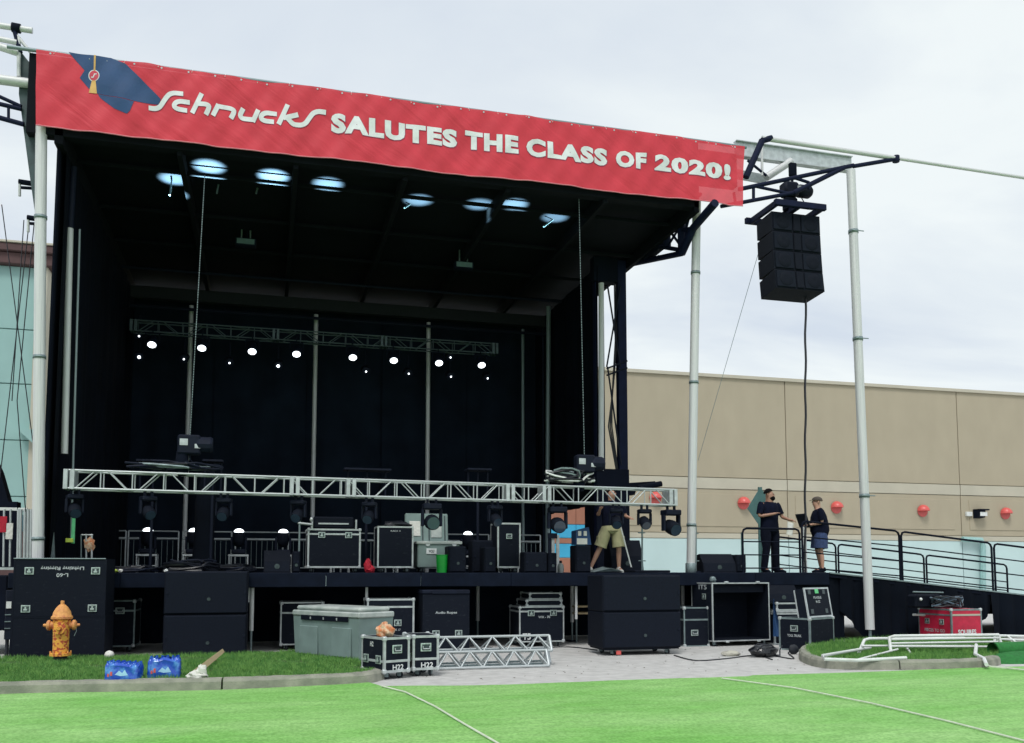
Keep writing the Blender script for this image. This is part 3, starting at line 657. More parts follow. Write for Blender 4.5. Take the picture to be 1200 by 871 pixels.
def soft(pl):
    if len(pl) < 3: return pl
    q_ = []
    for i, p in enumerate(pl):
        p = Vector(p)
        if 0 < i < len(pl)-1:
            a, c = Vector(pl[i-1]), Vector(pl[i+1]); da = min(.45*(p-a).length, 16); dc = min(.45*(c-p).length, 16); u, w_ = p+(a-p).normalized()*da, p+(c-p).normalized()*dc
            for t in (0, .33, .66, 1): q_.append((1-t)**2*u+2*t*(1-t)*p+t*t*w_)
        else: q_.append(p)
    return [(v.x, v.y) for v in q_]
word = [soft(w_) for w_ in word]
strokes([[(a+1.5, b_-1.5) for a, b_ in w_] for w_ in word], 15.6, conv, 'lettering_outline', 'outline', .006)  # printed outline under the white wordmark
strokes(word, 14.2, conv, 'lettering', 'letter', .0095)
strokes([[(-18, -10), (-4, -12), (2, 0), (6, 10), (22, 10)]], 3.5, lambda v: (30+(476+v.x)/6, 40+(285-v.y)/6), 'lettering', 'letter', .015)
def bantext(s, a, b_, h0, h1, bold):          # a, b_: px baseline ends; h: cap heights in px
    for mm_, lf, ox, oy, bd_ in (('outline', .006, .3, .4, bold+.012), ('letter', .0095, 0, 0, bold)):
      vs, fs = textmesh(s, bd_, 0, 1.14)
      pts = []
      g_ = .5 if mm_ == 'outline' else 0
      for v in vs:
        x_ = a[0]-g_+(b_[0]-a[0]+2*g_)*v.x; base = a[1]+g_+(b_[1]-a[1])*v.x; pts.append((x_, base-(h0+2*g_+(h1-h0)*v.x)*v.y))
      decal('lettering' if mm_ == 'letter' else 'lettering_outline', ([(x_+ox, y_+oy) for x_, y_ in pts], fs), mm_, lf)
for s, xa, xb in (('SALUTES', 388, 536), ('THE', 545, 607), ('CLASS', 616.5, 712.5), ('OF', 722, 757), ('2020!', 766.5, 857)):
    f = lambda x_: 155.5+(x_-388)*(211-155.5)/469
    h = lambda x_: 22.5-(x_-388)*4.2/469
    bantext(s, (xa, f(xa)), (xb, f(xb)), h(xa), h(xb), .058)

# ================================================================ TRUSSES, HOISTS AND LAMPS
def truss(root, A, B, sz, bay, rc, rb, m_, plates=()):
    A, B = Vector(A), Vector(B); d = (B-A); L_ = d.length; d.normalize(); up = Vector((0, 0, 1)); up = (up-d*up.dot(d)).normalized(); bk = Vector((0, 1, 0)); bk = (bk-d*bk.dot(d)).normalized()
    P = lambda s, i, j: A+d*s+up*(sz*(j-.5))+bk*(sz*i)
    for i in (0, 1):
        for j in (0, 1): rod('chord', P(0, i, j), P(L_, i, j), rc, m_, root, 8)
    n = round(L_/bay); st = L_/n
    for k in range(n+1):
        for i in (0, 1): rod('brace', P(min(k*st, L_-.03)+(.03 if k == 0 else 0), i, 0), P(min(k*st, L_-.03)+(.03 if k == 0 else 0), i, 1), rb, m_, root, 6)
    for k in range(n):
        for i in (0, 1):
            a, b_ = (0, 1) if k % 2 == 0 else (1, 0); rod('brace', P(k*st+st*.22, i, a), P((k+1)*st-st*.18, i, b_), rb, m_, root, 6)
        rod('brace', P(k*st, 0, k % 2 == 0), P((k+1)*st, 1, k % 2 == 0), rb, m_, root, 6)
    for s in plates:
        for ds in (-.055, .055):
            c = A+d*(s*L_+ds)
            q = MB(); q.box(c.x-.035, c.x+.035, c.y-.03, c.y+sz+.03, c.z-sz*.55, c.z+sz*.55, .004); q.build('end_plate', m_, root)
    return P
YTR = YF-.15
A_, B_ = at(80, 561.5, YTR), at(790, 583, YTR)
ft = thing('lighting_truss', 'long silver box truss hung low across the stage front with lamps under it', 'truss', A_.lerp(B_, .5))
truss(ft, A_, B_, .32, .52, .021, .0125, 'alu', (.001, .335, .425, .695, .76, .998))
YUT = 25.0
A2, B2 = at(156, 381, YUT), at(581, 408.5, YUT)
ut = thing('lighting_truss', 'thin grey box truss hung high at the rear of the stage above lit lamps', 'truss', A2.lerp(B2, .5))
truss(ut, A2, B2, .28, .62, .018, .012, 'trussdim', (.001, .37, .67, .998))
# hoists
def hoist(px, py, Y, pt, lab, S_=1):
    c = at(px, py, Y); t = thing('chain_hoist', lab, 'hoist', c, 0, 'electric chain hoists')
    q = MB(); q.box(c.x-.2*S_, c.x+.2*S_, c.y-.12, c.y+.12, c.z-.16*S_, c.z+.2*S_, .03); q.lathe([(.13*S_, -.14), (.15*S_, -.1), (.15*S_, .1), (.13*S_, .14)], c+Vector((.27*S_, 0, .03)), 12, Matrix.Rotation(R(90), 3, 'Y')); q.build('motor_body', 'steel', t)
    q = MB(); q.box(c.x-.16*S_, c.x-.02*S_, c.y-.13, c.y-.121, c.z, c.z+.12*S_); q.build('data_plate', 'alu', t); q = MB(); q.box(c.x+.1*S_, c.x+.2*S_, c.y-.13, c.y-.121, c.z-.05, c.z+.03); q.build('data_plate', 'alu', t)
    q = MB(); q.loft([((c.x-.12, c.y, c.z-.1), .1, .1), ((c.x-.12, c.y, c.z-.4), .13, .11), ((c.x-.1, c.y, c.z-.55), .08, .08)], 10); q.build('chain_bag', 'black', t, True)
    top = at(*pt); n = 110; q = MB(); dd = (top-c)
    for i in range(n):
        a = c+dd*(i/n); b_ = c+dd*((i+.72)/n); q.tube([a, b_], .009*S_, 5)
    q.build('chain', 'alud', t); q = MB(); q.tube([c+Vector((0, 0, -.15)), c+Vector((.02, 0, -.25)), c+Vector((.06, 0, -.3)), c+Vector((.0, 0, -.36)), c+Vector((-.05, 0, -.3))], .018, 6); q.build('hook', 'steel', t, True)
    return t
hoist(222, 523, YTR+.15, (240, 205, YTR+.3), 'chain hoist riding on the low truss above the twin floor lamp stools', 1)
hoist(685, 545, YTR+.15, (678, 212, YTR+.3), 'chain hoist on the low truss just beside the stage tower', 1)
def cable_heap(name, lab, c, rx, ry, rz, n, m_, seed, rr=.016, mats=None, cat='cable'):
    rd = random.Random(seed); t = thing(name, lab, cat, c)
    for k in range(n):
        q = MB(); pts = []; ph = rd.uniform(0, 6.28); a = rd.uniform(.5, 1); b_ = rd.uniform(.4, 1); h = rd.uniform(.05, 1)
        for i in range(22):
            s = i/21*2*pi*1.3+ph
            pts.append(Vector((c[0]+rx*a*cos(s)+rx*.2*sin(3*s), c[1]+ry*b_*sin(s), c[2]+rr+rz*h*(.55+.45*sin(1.7*s+k))*(1-.4*a*a))))
        q.tube(pts, rr, 5); q.build('cable_loop', mats[k % len(mats)] if mats else m_, t, True)
    return t
zt = at(200, 551, YTR).z
cable_heap('cable_bundle', 'black cables bundled over the low truss around the first chain hoist', at(205, 551, YTR+.15), .8, .2, .18, 8, 'cable', 3, .02, ('cable', 'steel', 'alud'))
cable_heap('cable_bundle', 'white and black cables piled over the low truss beside the tower', at(668, 566, YTR+.15), .5, .2, .35, 10, 'cable', 5, .022, ('cable', 'white', 'cable', 'alud'))
for px, w_ in ((180, 34), (250, 22), (430, 55), (560, 30)):
    Y = 19.5; c = at(px, 551 if px > 300 else 541, Y)
    t = thing('equipment_rack', {180: 'dim black shelf of gear above the low truss near its left part', 250: 'dim black gear tray just past the first hoist', 430: 'wide dim gear shelf behind the low truss mid stage', 560: 'narrow dim gear shelf behind the low truss'}[px], 'rack', c)
    q = MB(); ww = w_*.018; q.box(c.x-ww/2, c.x+ww/2, c.y-.2, c.y+.2, c.z-.02, c.z+.02, .004); q.build('shelf', 'steel', t)
    for k in (-.4, 0, .4): rod('post', (c.x+ww*k, c.y, c.z-.02), (c.x+ww*k, c.y, c.z-.6), .02, 'steel', t)
    rod('post', (c.x, c.y, c.z-.6), (c.x, c.y, DK), .03, 'steel', t)
# moving heads
def moving_head(loc, rz=0, tilt=.3, up=False, lab='', group='', lit=False, s=1.0):
    t = thing('moving_head_light', lab, 'stage light', loc, rz, group, world=False)
    k = 1 if up else -1
    q = MB(); q.box(-.17*s, .17*s, -.14*s, .14*s, 0 if up else -.11*s, .11*s if up else 0, .02); q.build('lamp_base', 'steel', t)
    for sx in (-1, 1):
        q = MB(); q.box(sx*.17*s-.025*s, sx*.17*s+.025*s, -.06*s, .06*s, min(.1*k*s, .42*k*s), max(.1*k*s, .42*k*s), .012); q.build('yoke', 'steel', t)
    T = Matrix.Rotation(tilt if not up else tilt, 3, 'X'); c = Vector((0, 0, .34*k*s))
    q = MB(); pr = [(.06*s, .17*s), (.12*s, .12*s), (.145*s, 0), (.14*s, -.12*s), (.13*s, -.19*s), (.125*s, -.2*s)]
    if up: pr = [(r, -z) for r, z in pr]
    q.lathe(pr, c, 16, T); q.build('lamp_head', 'cab', t, True)
    q = MB(); z_ = (-.203 if not up else .203)*s; q.lathe([(.115*s, z_-.003), (.115*s, z_+.003)] if not up else [(.12*s, z_-.003), (.112*s, z_+.025), (.08*s, z_+.055), (.03*s, z_+.07)], c, 16, T); q.build('lens', 'lens' if lit else 'glass', t)
    if not up:
        for sx in (-.08, .08): q = MB(); q.box(sx*s-.02, sx*s+.02, -.03, .03, 0, .12*s, .005); q.build('clamp', 'steel', t)
    return t
zt0 = lambda px: at(px, 572+(px-88)*.0275, YTR+.16).z-.06
names = {88: 'dim moving lamp at the far end of the low truss above the big lighting case', 174: 'dim moving lamp second from the end of the low truss', 263: 'dim moving lamp under the low truss past the first chain hoist',
         350: 'dim moving lamp under the low truss just above the tan-latched case', 433: 'dim moving lamp under the low truss between the road case and the grey bin', 506: 'round-headed moving lamp hanging in front of the open grey green bin', 580: 'dim moving lamp under the low truss above the narrow upright case',
         653: 'round-headed moving lamp hanging in front of the striped wall', 722: 'dim moving lamp in front of the man in khaki shorts', 755: 'square-faced moving lamp hanging just under a red wall lamp', 786: 'round-headed moving lamp at the end of the low truss against the tan wall'}
for px, l_ in names.items():
    c = at(px, 573+(px-88)*.0275, YTR+.16)
    moving_head((c.x, c.y, c.z-.1), random.uniform(-.5, .5), {506: -1.4, 653: -1.3, 786: -1.2}.get(px, -1.0), False, l_, 'moving lamps hanging under the low front truss', s=1.05 if px in (506, 653, 786) else .78)
# lit wash lamps under the rear truss
for i, (px, py) in enumerate(((178, 404), (236.5, 408), (295.5, 412), (347.5, 415), (413.5, 419), (461.5, 422.5), (514.5, 425.5), (564.5, 428))):
    c = at(px, py, YUT-.3); labs = ['lit round lamp below the rear truss, first beyond the left end', 'lit round lamp under the rear truss beside the hanging chain', 'lit round lamp under the rear truss, third from the left', 'lit round lamp under the rear truss just before the second rear post', 'lit round lamp under the rear truss just past the second rear post', 'lit round lamp under the rear truss, third from the right', 'lit round lamp under the rear truss just past the third rear post', 'lit round lamp at the right end of the rear truss']
    t = thing('wash_light', labs[i], 'stage light', c, 0, 'lit lamps under the rear truss'); T = Matrix.Rotation(R(-35), 3, 'X')
    q = MB(); q.lathe([(.135, 0), (.15, .01), (.15, .16), (.10, .26)], c, 18, T); q.build('lamp_head', 'steel', t, True)
    q = MB(); q.lathe([(.105, -.012), (.105, -.004)], c, 20, T); q.build('lens', 'lens', t)
    for sx in (-.17, .17): rod('yoke', c+Vector((sx, .05, .05)), c+Vector((sx, .1, .32)), .015, 'steel', t)
    rod('hanger', c+Vector((-.17, .1, .32)), c+Vector((.17, .1, .32)), .018, 'steel', t); rod('hanger', c+Vector((0, .1, .32)), c+Vector((0, .2, .52)), .015, 'steel', t)
for i, (px, py) in enumerate(((163, 418.5), (215.5, 421), (269, 425.5), (326, 429), (429, 435.5), (479, 438), (528.5, 441.5), (571.5, 443.5), (163, 394), (528, 419))):
    c = at(px, py, YUT+.4); on = ['beneath the first lit lamp', 'beside the first rear post', 'between the second and third lit lamps', 'between the third and fourth lit lamps', 'past the second rear post', 'beneath the sixth lit lamp', 'beneath the seventh lit lamp', 'beneath the last lit lamp', 'close under the left end of the rear truss', 'close under the truss near its right end'][i]
    t = thing('beam_light', 'small lamp with a pinpoint glow '+on, 'stage light', c, 0, 'small beam lamps under the rear truss'); T = Matrix.Rotation(R(-60), 3, 'X')
    q = MB(); q.lathe([(.04, 0), (.12, .02), (.13, .2), (.08, .3)], c+Vector((0, .02, 0)), 12, T); q.build('lamp_head', 'steel', t, True)
    q = MB(); r_ = .042 if i in (0, 3) else .024; q.lathe([(r_, -.012), (r_, -.004)], c, 12, T); q.build('lens', 'lens', t)
    rod('hanger', c+Vector((0, .12, .08)), c+Vector((0, .14, .6)), .02, 'steel', t)
# floor lamps pointing up, lighting the roof; last four unseen, added for their beams
fl = [(172, 204, 211), (226, 245, 197), (279, 320, 208), (331, 384, 217), (398, 490, 236), (455, 561, 241), (548, 602, 241), (596, 650, 256)]
for i, (px, tx, ty) in enumerate(fl):
    Yl = 21.6; x = X(px, Yl); zb = DK+.42
    labs = ['first floor lamp on a white stool past the green tool', 'floor lamp on a white stool left of the wide dark column', 'floor lamp on a white stool beside the black wedge speaker', 'floor lamp glowing above the black wedge speaker', 'floor lamp hidden behind the wide latched case', 'floor lamp hidden behind the upright black case', 'floor lamp behind the dark speakers beside the green bucket', 'floor lamp behind the narrow upright case']
    st = thing('lamp_stool', labs[i].replace('floor lamp', 'square white tube stool under the floor lamp').replace(' on a white stool', ''), 'stool', (x, Yl, DK), 0, 'white tube stools under the floor lamps')
    for sx in (-.2, .2):
        for sy in (-.15, .15): rod('leg', (x+sx, Yl+sy, DK), (x+sx, Yl+sy, zb-.02), .018, 'alu', st, 6)
    for sy in (-.15, .15):
        q = MB(); q.box(x-.22, x+.22, Yl+sy-.02, Yl+sy+.02, zb-.06, zb-.015, .004); q.build('rail', 'alu', st); rod('stretcher', (x-.2, Yl+sy, DK+.15), (x+.2, Yl+sy, DK+.15), .012, 'alu', st, 6)
    q = MB(); q.box(x-.22, x+.22, Yl-.17, Yl+.17, zb-.012, zb-.002); q.build('top', 'steel', st)
    m_ = moving_head((x, Yl, zb), 0, .12, True, labs[i][0].upper()+labs[i][1:] if False else labs[i], 'lit floor lamps pointing up at the roof', lit=True, s=.92)
    d = ray(tx, ty); t_ = (ZU+.3-EYE)/d.z; tgt = Vector((d.x*t_, d.y*t_, ZU+.3)); src = Vector((x, Yl-.07, zb+.68))
    lp = bpy.data.lights.new('lamp_beam', 'SPOT'); lp.energy = 52*(3200, 4200, 4800, 3000, 2200, 1800, 2600, 1500)[i]; lp.color = (.50, .86, 1); lp.spot_size = R(5.6); lp.spot_blend = 1.0; lp.shadow_soft_size = .03
    lo = bpy.data.objects.new('lamp_beam', lp); COL.objects.link(lo); lo.parent = m_; lo.location = src-Vector(m_.location); lo.rotation_euler = (tgt-src).to_track_quat('-Z', 'Y').to_euler()
# crossing bars and shackle hanging in the beams (roof bracing)
for px, py, dx_, dy_ in ((202, 205, -3, 24), (248, 190, 2, 22), (258, 205, -4, 22), (306, 205, -6, 22), (490, 232, -16, 12), (498, 240, 12, -10), (568, 240, 14, 10), (384, 222, 16, -8), (655, 252, -18, 14)):
    rod('roof_brace', at(px, py, 19.55), at(px+dx_, py+dy_, 19.4), .018, 'alud', stage, 6)

# ================================================================ LINE ARRAY
YA = YF+.15; ax0, ax1 = X(915, YA), X(973, YA); zt_, zb_ = at(930, 250, YA).z, at(930, 341, YA).z
la = thing('line_array', 'black line array of four curved speaker cabinets hanging from the stage wing', 'speaker array', ((ax0+ax1)/2, YA, zb_))
n = 4; hh = (zt_-zb_)/n; Z = zt_; yoff = 0; tilt = R(-1)
for i in range(n):
    T0 = Matrix.Translation((0, YA, Z)) @ Matrix.Rotation(tilt, 4, 'X') @ Matrix.Translation((0, -YA, -Z)); tilt_i = tilt
    q = MB(); h = hh-.008; dpt = .72
    q.add([T0 @ Vector(v) for v in ((ax0, YA+.02, Z), (ax1, YA+.02, Z), (ax1, YA+.02, Z-h), (ax0, YA+.02, Z-h), (ax0+.03, YA+dpt, Z-.01), (ax1-.03, YA+dpt, Z-.01), (ax1-.03, YA+dpt, Z-h+.02), (ax0+.03, YA+dpt, Z-h+.02))],
          [(0, 1, 2, 3), (4, 7, 6, 5), (0, 4, 5, 1), (3, 2, 6, 7), (0, 3, 7, 4), (1, 5, 6, 2)])
    cab = q.build('cabinet', 'cab', la)
    xm = (ax0+ax1)/2
    for a, c_ in ((ax0+.03, xm-.12), (xm+.12, ax1-.03)):
        q = MB(); q.box(a, c_, YA-.01, YA+.019, Z-h+.03, Z-.03, .008, T=T0); q.build('grille', 'grille', cab)
        q = MB(); q.lathe([(.17, 0), (.15, .012), (.05, .004)], T0 @ Vector(((a+c_)/2, YA-.012, Z-h/2)), 18, T0.to_3x3() @ Matrix.Rotation(R(90), 3, 'X')); q.build('driver', 'cab', cab, True)
    q = MB(); q.box(xm-.09, xm+.09, YA-.02, YA+.019, Z-h+.02, Z-.02, .015, T=T0); q.build('horn', 'cab', cab)
    Zn = T0 @ Vector((0, YA, Z-h-.008)); Z = Zn.z; YA0 = Zn.y; YA = YA0; tilt -= R(1.6 if i < 2 else 3)
YA = YF+.15
q = MB(); zf = zt_+.08; xm = (ax0+ax1)/2
for xx in (ax0, ax1-.08): q.box(xx, xx+.08, YA-.15, YA+1.0, zf-.02, zf+.12, .01)
q.box(ax0-.02, ax1+.05, YA-.2, YA-.1, zf-.01, zf+.13, .01); q.box(xm-.06, xm+.06, YA-.1, YA+1.0, zf, zf+.14, .01); q.box(ax0-.1, ax1-.1, YA+.95, YA+1.05, zf-.01, zf+.13, .01); q.build('rigging_frame', 'navy', la)
hz = at(928, 224, YA+.3)
rod('link', (hz.x, YA+.3, zf+.1), hz, .05, 'black', la)
ha = thing('chain_hoist', 'chain hoist above the hanging black speaker array', 'hoist', hz, 0, 'electric chain hoists')
q = MB(); q.box(hz.x-.26, hz.x+.12, hz.y-.15, hz.y+.15, hz.z-.16, hz.z+.18, .05); q.lathe([(.12, -.16), (.15, -.12), (.15, .14), (.10, .2)], hz+Vector((.3, 0, .02)), 14, Matrix.Rotation(R(90), 3, 'Y')); q.build('motor_body', 'steel', ha, True)
q = MB(); q.box(hz.x+.05, hz.x+.14, hz.y-.17, hz.y-.155, hz.z-.03, hz.z+.07); q.build('data_plate', 'alu', ha)
q = MB(); q.box(hz.x-.22, hz.x+.1, hz.y-.1, hz.y+.1, hz.z-.5, hz.z-.17, .04); q.build('chain_bag', 'black', ha)
rod('chain', hz, at(929, 192, YA+.3), .03, 'steel', ha); q = MB(); cc = at(929, 206, YA+.3); q.box(cc.x-.09, cc.x+.09, cc.y-.05, cc.y+.05, cc.z-.02, cc.z+.3, .02); q.build('hook_block', 'black', ha)
p0 = at(944, 349, YA+.3); p1 = at(943.5, 676, YF+.25)
t = thing('speaker_cable', 'thick black cable hanging from the speaker array down to the deck', 'cable', p1)
q = MB(); q.tube([p0+(p1-p0)*(i/30)+Vector((.012*sin(i*1.1), 0, 0)) for i in range(31)], .026, 7); q.build('cable_run', 'cable', t, True)
q = MB(); q.tube([at(938, 230, YA+.3), at(944, 240, YA+.3), at(947, 246, YA+.3)], .012, 5); q.build('cable_tail', 'cable', t)

# ================================================================ ROAD CASES AND SPEAKERS
def mk_latch():
    q = MB(); q.box(-.07, .07, -.012, 0, -.06, .06, .004); q.m = 1; q.box(-.052, .052, -.016, -.0125, -.042, .042); q.m = 0; q.box(-.03, .03, -.03, -.0165, -.035, .0, .006); q.box(-.012, .012, -.028, -.0165, .0, .035)
    return q.build('latch', ['latch', 'latchin'])
def mk_handle():
    q = MB(); q.box(-.08, .08, -.012, 0, -.06, .06, .004); q.m = 1; q.box(-.06, .06, -.016, -.0125, -.042, .042); q.m = 2; q.tube([(-.05, -.03, .02), (-.045, -.035, -.02), (.045, -.035, -.02), (.05, -.03, .02)], .008, 6)
    return q.build('handle', ['latch', 'latchin', 'alu'])
def mk_caster():
    q = MB(); q.box(-.05, .05, -.05, .05, .088, .1, .003); q.box(-.028, -.018, -.03, .03, .03, .09); q.box(.018, .028, -.03, .03, .03, .09); q.m = 1
    q.lathe([(.02, -.016), (.05, -.015), (.05, .015), (.02, .016)], (0, 0, .05), 14, Matrix.Rotation(R(90), 3, 'Y'))
    return q.build('caster', ['alud', 'rubber'])
def mk_corner():
    q = MB(); q.box(-.035, .035, -.035, .035, -.035, .035, .018); return q.build('corner_cap', ['alu'])
def case(name, lab, cat, x, y, w, d, h, z=0, rz=0, ply='ply', trim='alu', tr=.022, casters=0, band=None, latches=(), handles=(), side_latches=(), side_handles=(), corners=True, group=None, openfront=False):
    t = thing(name, lab, cat, (x, y, z), rz, group, world=False); z0 = .1 if casters else 0; z1 = h
    q = MB()
    if openfront:
        e = .03
        q.box(-w/2, w/2, d/2-e, d/2, z0, z1); q.box(-w/2, -w/2+e, -d/2, d/2-e, z0, z1); q.box(w/2-e, w/2, -d/2, d/2-e, z0, z1); q.box(-w/2+e, w/2-e, -d/2, d/2-e, z0, z0+e); q.box(-w/2+e, w/2-e, -d/2, d/2-e, z1-e, z1)
    else: q.box(-w/2, w/2, -d/2, d/2, z0, z1, .004)
    q.build('case_body', ply, t)
    q = MB(); e = tr; o = .004
    for sx in (-1, 1):
        for sy in (-1, 1):
            xa, xb = sorted((sx*(w/2+o), sx*(w/2-e))); ya, yb = sorted((sy*(d/2+o), sy*(d/2-e))); q.box(xa, xb, ya, yb, z0+e, z1-e)
        for zz in (z0, z1):
            xa, xb = sorted((sx*(w/2+o), sx*(w/2-e))); za, zb = (z0-o, z0+e) if zz == z0 else (z1-e, z1+o); q.box(xa, xb, -d/2+e, d/2-e, za, zb)
    for sy in (-1, 1):
        for zz in (z0, z1):
            ya, yb = sorted((sy*(d/2+o), sy*(d/2-e))); za, zb = (z0-o, z0+e) if zz == z0 else (z1-e, z1+o); q.box(-w/2-o, w/2+o, ya, yb, za, zb)
    q.build('edge_trim', trim, t)
    if band:
        q = MB(); q.box(-w/2-.006, w/2+.006, -d/2-.006, d/2+.006, band, band+.035, .002); q.build('lid_band', trim, t)
    if corners:
        for sx in (-1, 1):
            for sy in (-1, 1):
                for zz in (z0+.015, z1-.015): inst('corner', mk_corner, 'corner_cap', t, (sx*(w/2-.015), sy*(d/2-.015), zz)).data.materials[0] = M['alu']
    for u, v in latches: inst('latch', mk_latch, 'latch', t, (u, -d/2-.004, v))
    for u, v in handles: inst('handle', mk_handle, 'handle', t, (u, -d/2-.004, v))
    for u, v in side_latches: inst('latch', mk_latch, 'latch', t, (-w/2-.004, u, v), (0, 0, -R(90)))
    for u, v in side_handles: inst('handle', mk_handle, 'handle', t, (-w/2-.004, u, v), (0, 0, -R(90)))
    if casters:
        for sx in (-1, 1):
            for sy in (-1, 1): inst('caster', mk_caster, 'caster', t, (sx*(w/2-.1), sy*(d/2-.1), 0), (0, 0, random.uniform(0, 3)))
    return t
def span(x0, x1, yt, yb, Y=None, base=0):
    if Y is None: Y = gnd((x0+x1)/2, yb, base).y
    a, b_ = X(x0, Y), X(x1, Y); return (a+b_)/2, b_-a, at((x0+x1)/2, yt, Y).z-base, Y
# stack with the hydrant in front
x, w, h, Y = span(15.5, 125, 655, 773, 16.65, .1)
hl = at(70, 722.5, 16.65).z-.1
case('road_case', 'lower black road case behind the hydrant standing on the grass', 'road case', x, Y+.45, w, .9, hl-.004, .1, trim='ply', corners=False)
t = case('road_case', 'upper black road case marked lighting rigging, upside down, stacked behind the hydrant', 'road case', x, Y+.45, w-.015, .9, h-hl, .1+hl, trim='ply', corners=False, latches=[(-w/2+.24, h-hl-.2), (w/2-.17, h-hl-.2), (-w/2+.21, .13), (w/2-.2, .13)])
text('Lighting Rigging', t, (.03, -.455, h-hl-.15), .66, .075, flip=True); text('L-60', t, (.03, -.455, h-hl-.27), .18, .065, flip=True)
rod('top_trim', (-w/2, -.455, h-hl+.003), (w/2-.02, -.455, h-hl+.003), .01, 'alud', t)
# speaker stacks (subs)
def sub(lab, x, y, w, d, h, z, group, dots=True):
    t = thing('subwoofer', lab, 'speaker', (x, y, z), 0, group, world=False)
    q = MB(); q.box(-w/2, w/2, -d/2+.02, d/2, 0, h, .02); q.build('cabinet', 'cab', t)
    q = MB(); q.box(-w/2+.02, w/2-.02, -d/2, -d/2+.025, .02, h-.02, .012); q.build('grille', 'grille', t)
    q = MB(); q.lathe([(.03, 0), (.03, .008)], (w*.03, -d/2-.002, h*.35), 12, Matrix.Rotation(R(90), 3, 'X')); q.build('badge', 'latchin', t)
    for sx in (-1, 1):
        q = MB(); q.lathe([(.022, 0), (.022, .02)], (sx*(w/2-.05), -d/2+.005, h*.5), 10, Matrix.Rotation(R(90), 3, 'X')); q.build('screw_cap', 'steel', t)
    return t
x, w, h, Y = span(193, 291, 671, 770, 16.75, 0)
sub('lower of two stacked black subwoofers behind the blue water packs', x, Y+.4, w, .8, h/2-.005, .03, 'stacked subwoofers'); sub('upper of two stacked black subwoofers behind the blue water packs', x, Y+.4, w, .8, h/2-.005, .03+h/2, 'stacked subwoofers')
x, w, h, Y = span(706, 797, 674, 768)
hs = (h-.12)/2
dl = thing('dolly', 'low black caster dolly under the pair of stacked subwoofers near the stage centre right', 'dolly', (x, Y+.4, 0), 0, None, False)
q = MB(); q.box(-w/2+.03, w/2-.03, -.37, .37, .1, .125, .004); q.build('dolly_board', 'ply', dl)
for sx in (-.35, .35):
    for sy in (-.28, .28): inst('caster', mk_caster, 'caster', dl, (sx*w, sy, 0), (0, 0, .6))
q = MB(); q.box(-w*.33, -w*.27, -.385, -.375, .02, .09); q.build('red_tag', 'redlamp', dl)
sub('lower of two stacked black subwoofers on the caster dolly', x, Y+.4, w, .85, hs-.004, .126, 'stacked subwoofers'); sub('upper of two stacked black subwoofers on the caster dolly', x, Y+.4, w, .85, hs-.004, .126+hs, 'stacked subwoofers')
# cases under / before the stage
x, w, h, Y = span(122, 160, 705, 757, 18.6)
t = case('road_case', 'silver-edged black road case under the deck just behind the lighting rigging stack', 'road case', x-.2, Y+.4, w+.4, .8, h, .02, trim='alud', band=h*.78, handles=[(.22, h*.8)], casters=1)
x, w, h, Y = span(330, 380, 706, 758, 18.4)
t = case('road_case', 'silver-edged black road case standing half hidden behind the big grey bin', 'road case', x, Y+.4, w, .7, h, 0, band=h*.76, latches=[(w*.2, h*.66)], casters=1)
# grey bin
x0_, Yb_ = gnd(343, 772).x, gnd(343, 772).y
p0 = gnd(343, 771, .05); p1 = gnd(420, 779, .05); p2 = gnd(460, 772, .05)
wv = (p1-p0); ang = math.atan2(wv.y, wv.x); bw = wv.length; bd = .72; zh = at(343, 712, p0.y).z-.02
bn = thing('storage_bin', 'large grey green plastic storage bin with a paler lid at the edge of the lawn', 'storage bin', (p0+wv*.5+Vector((-sin(ang), cos(ang), 0))*bd/2), ang, None, False)
bn.location.z = .06
q = MB(); hb = zh*.80
q.add([(-bw/2+.03, -bd/2+.03, 0), (bw/2-.03, -bd/2+.03, 0), (bw/2-.03, bd/2-.03, 0), (-bw/2+.03, bd/2-.03, 0), (-bw/2, -bd/2, hb), (bw/2, -bd/2, hb), (bw/2, bd/2, hb), (-bw/2, bd/2, hb)], [(3, 2, 1, 0), (4, 5, 6, 7), (0, 1, 5, 4), (1, 2, 6, 5), (2, 3, 7, 6), (3, 0, 4, 7)]); q.build('bin_body', 'bin', bn)
q = MB(); q.box(-bw/2-.02, bw/2+.02, -bd/2-.02, bd/2+.02, hb+.006, hb+.10, .02); q.box(-bw/2+.03, bw/2-.03, -bd/2+.03, bd/2-.03, hb+.10, zh, .03); q.build('lid', 'lid', bn)
for u in (-.25, .25):
    q = MB(); q.box((u-.14)*bw, (u+.14)*bw, -bd/2-.016, -bd/2+.02, .08, hb*.78, .01); q.build('raised_panel', 'bin', bn)
q = MB(); q.box(-bw*.36, bw*.36, -bd/2-.03, -bd/2-.018, hb-.06, hb+.02, .006); q.build('catch_bar', 'black', bn)
for k in (-.2, .0, .2): q = MB(); q.box(bw*k-.01, bw*k+.01, -bd/2-.04, -bd/2-.031, hb-.04, hb); q.build('rivet_plate', 'alu', bn)
for sx in (-.4, .4):
    for sy in (-.4, .4): q = MB(); q.box(sx*bw-.06, sx*bw+.06, sy*bd-.06, sy*bd+.06, -.06, .002, .01); q.build('foot', 'rubber', bn)
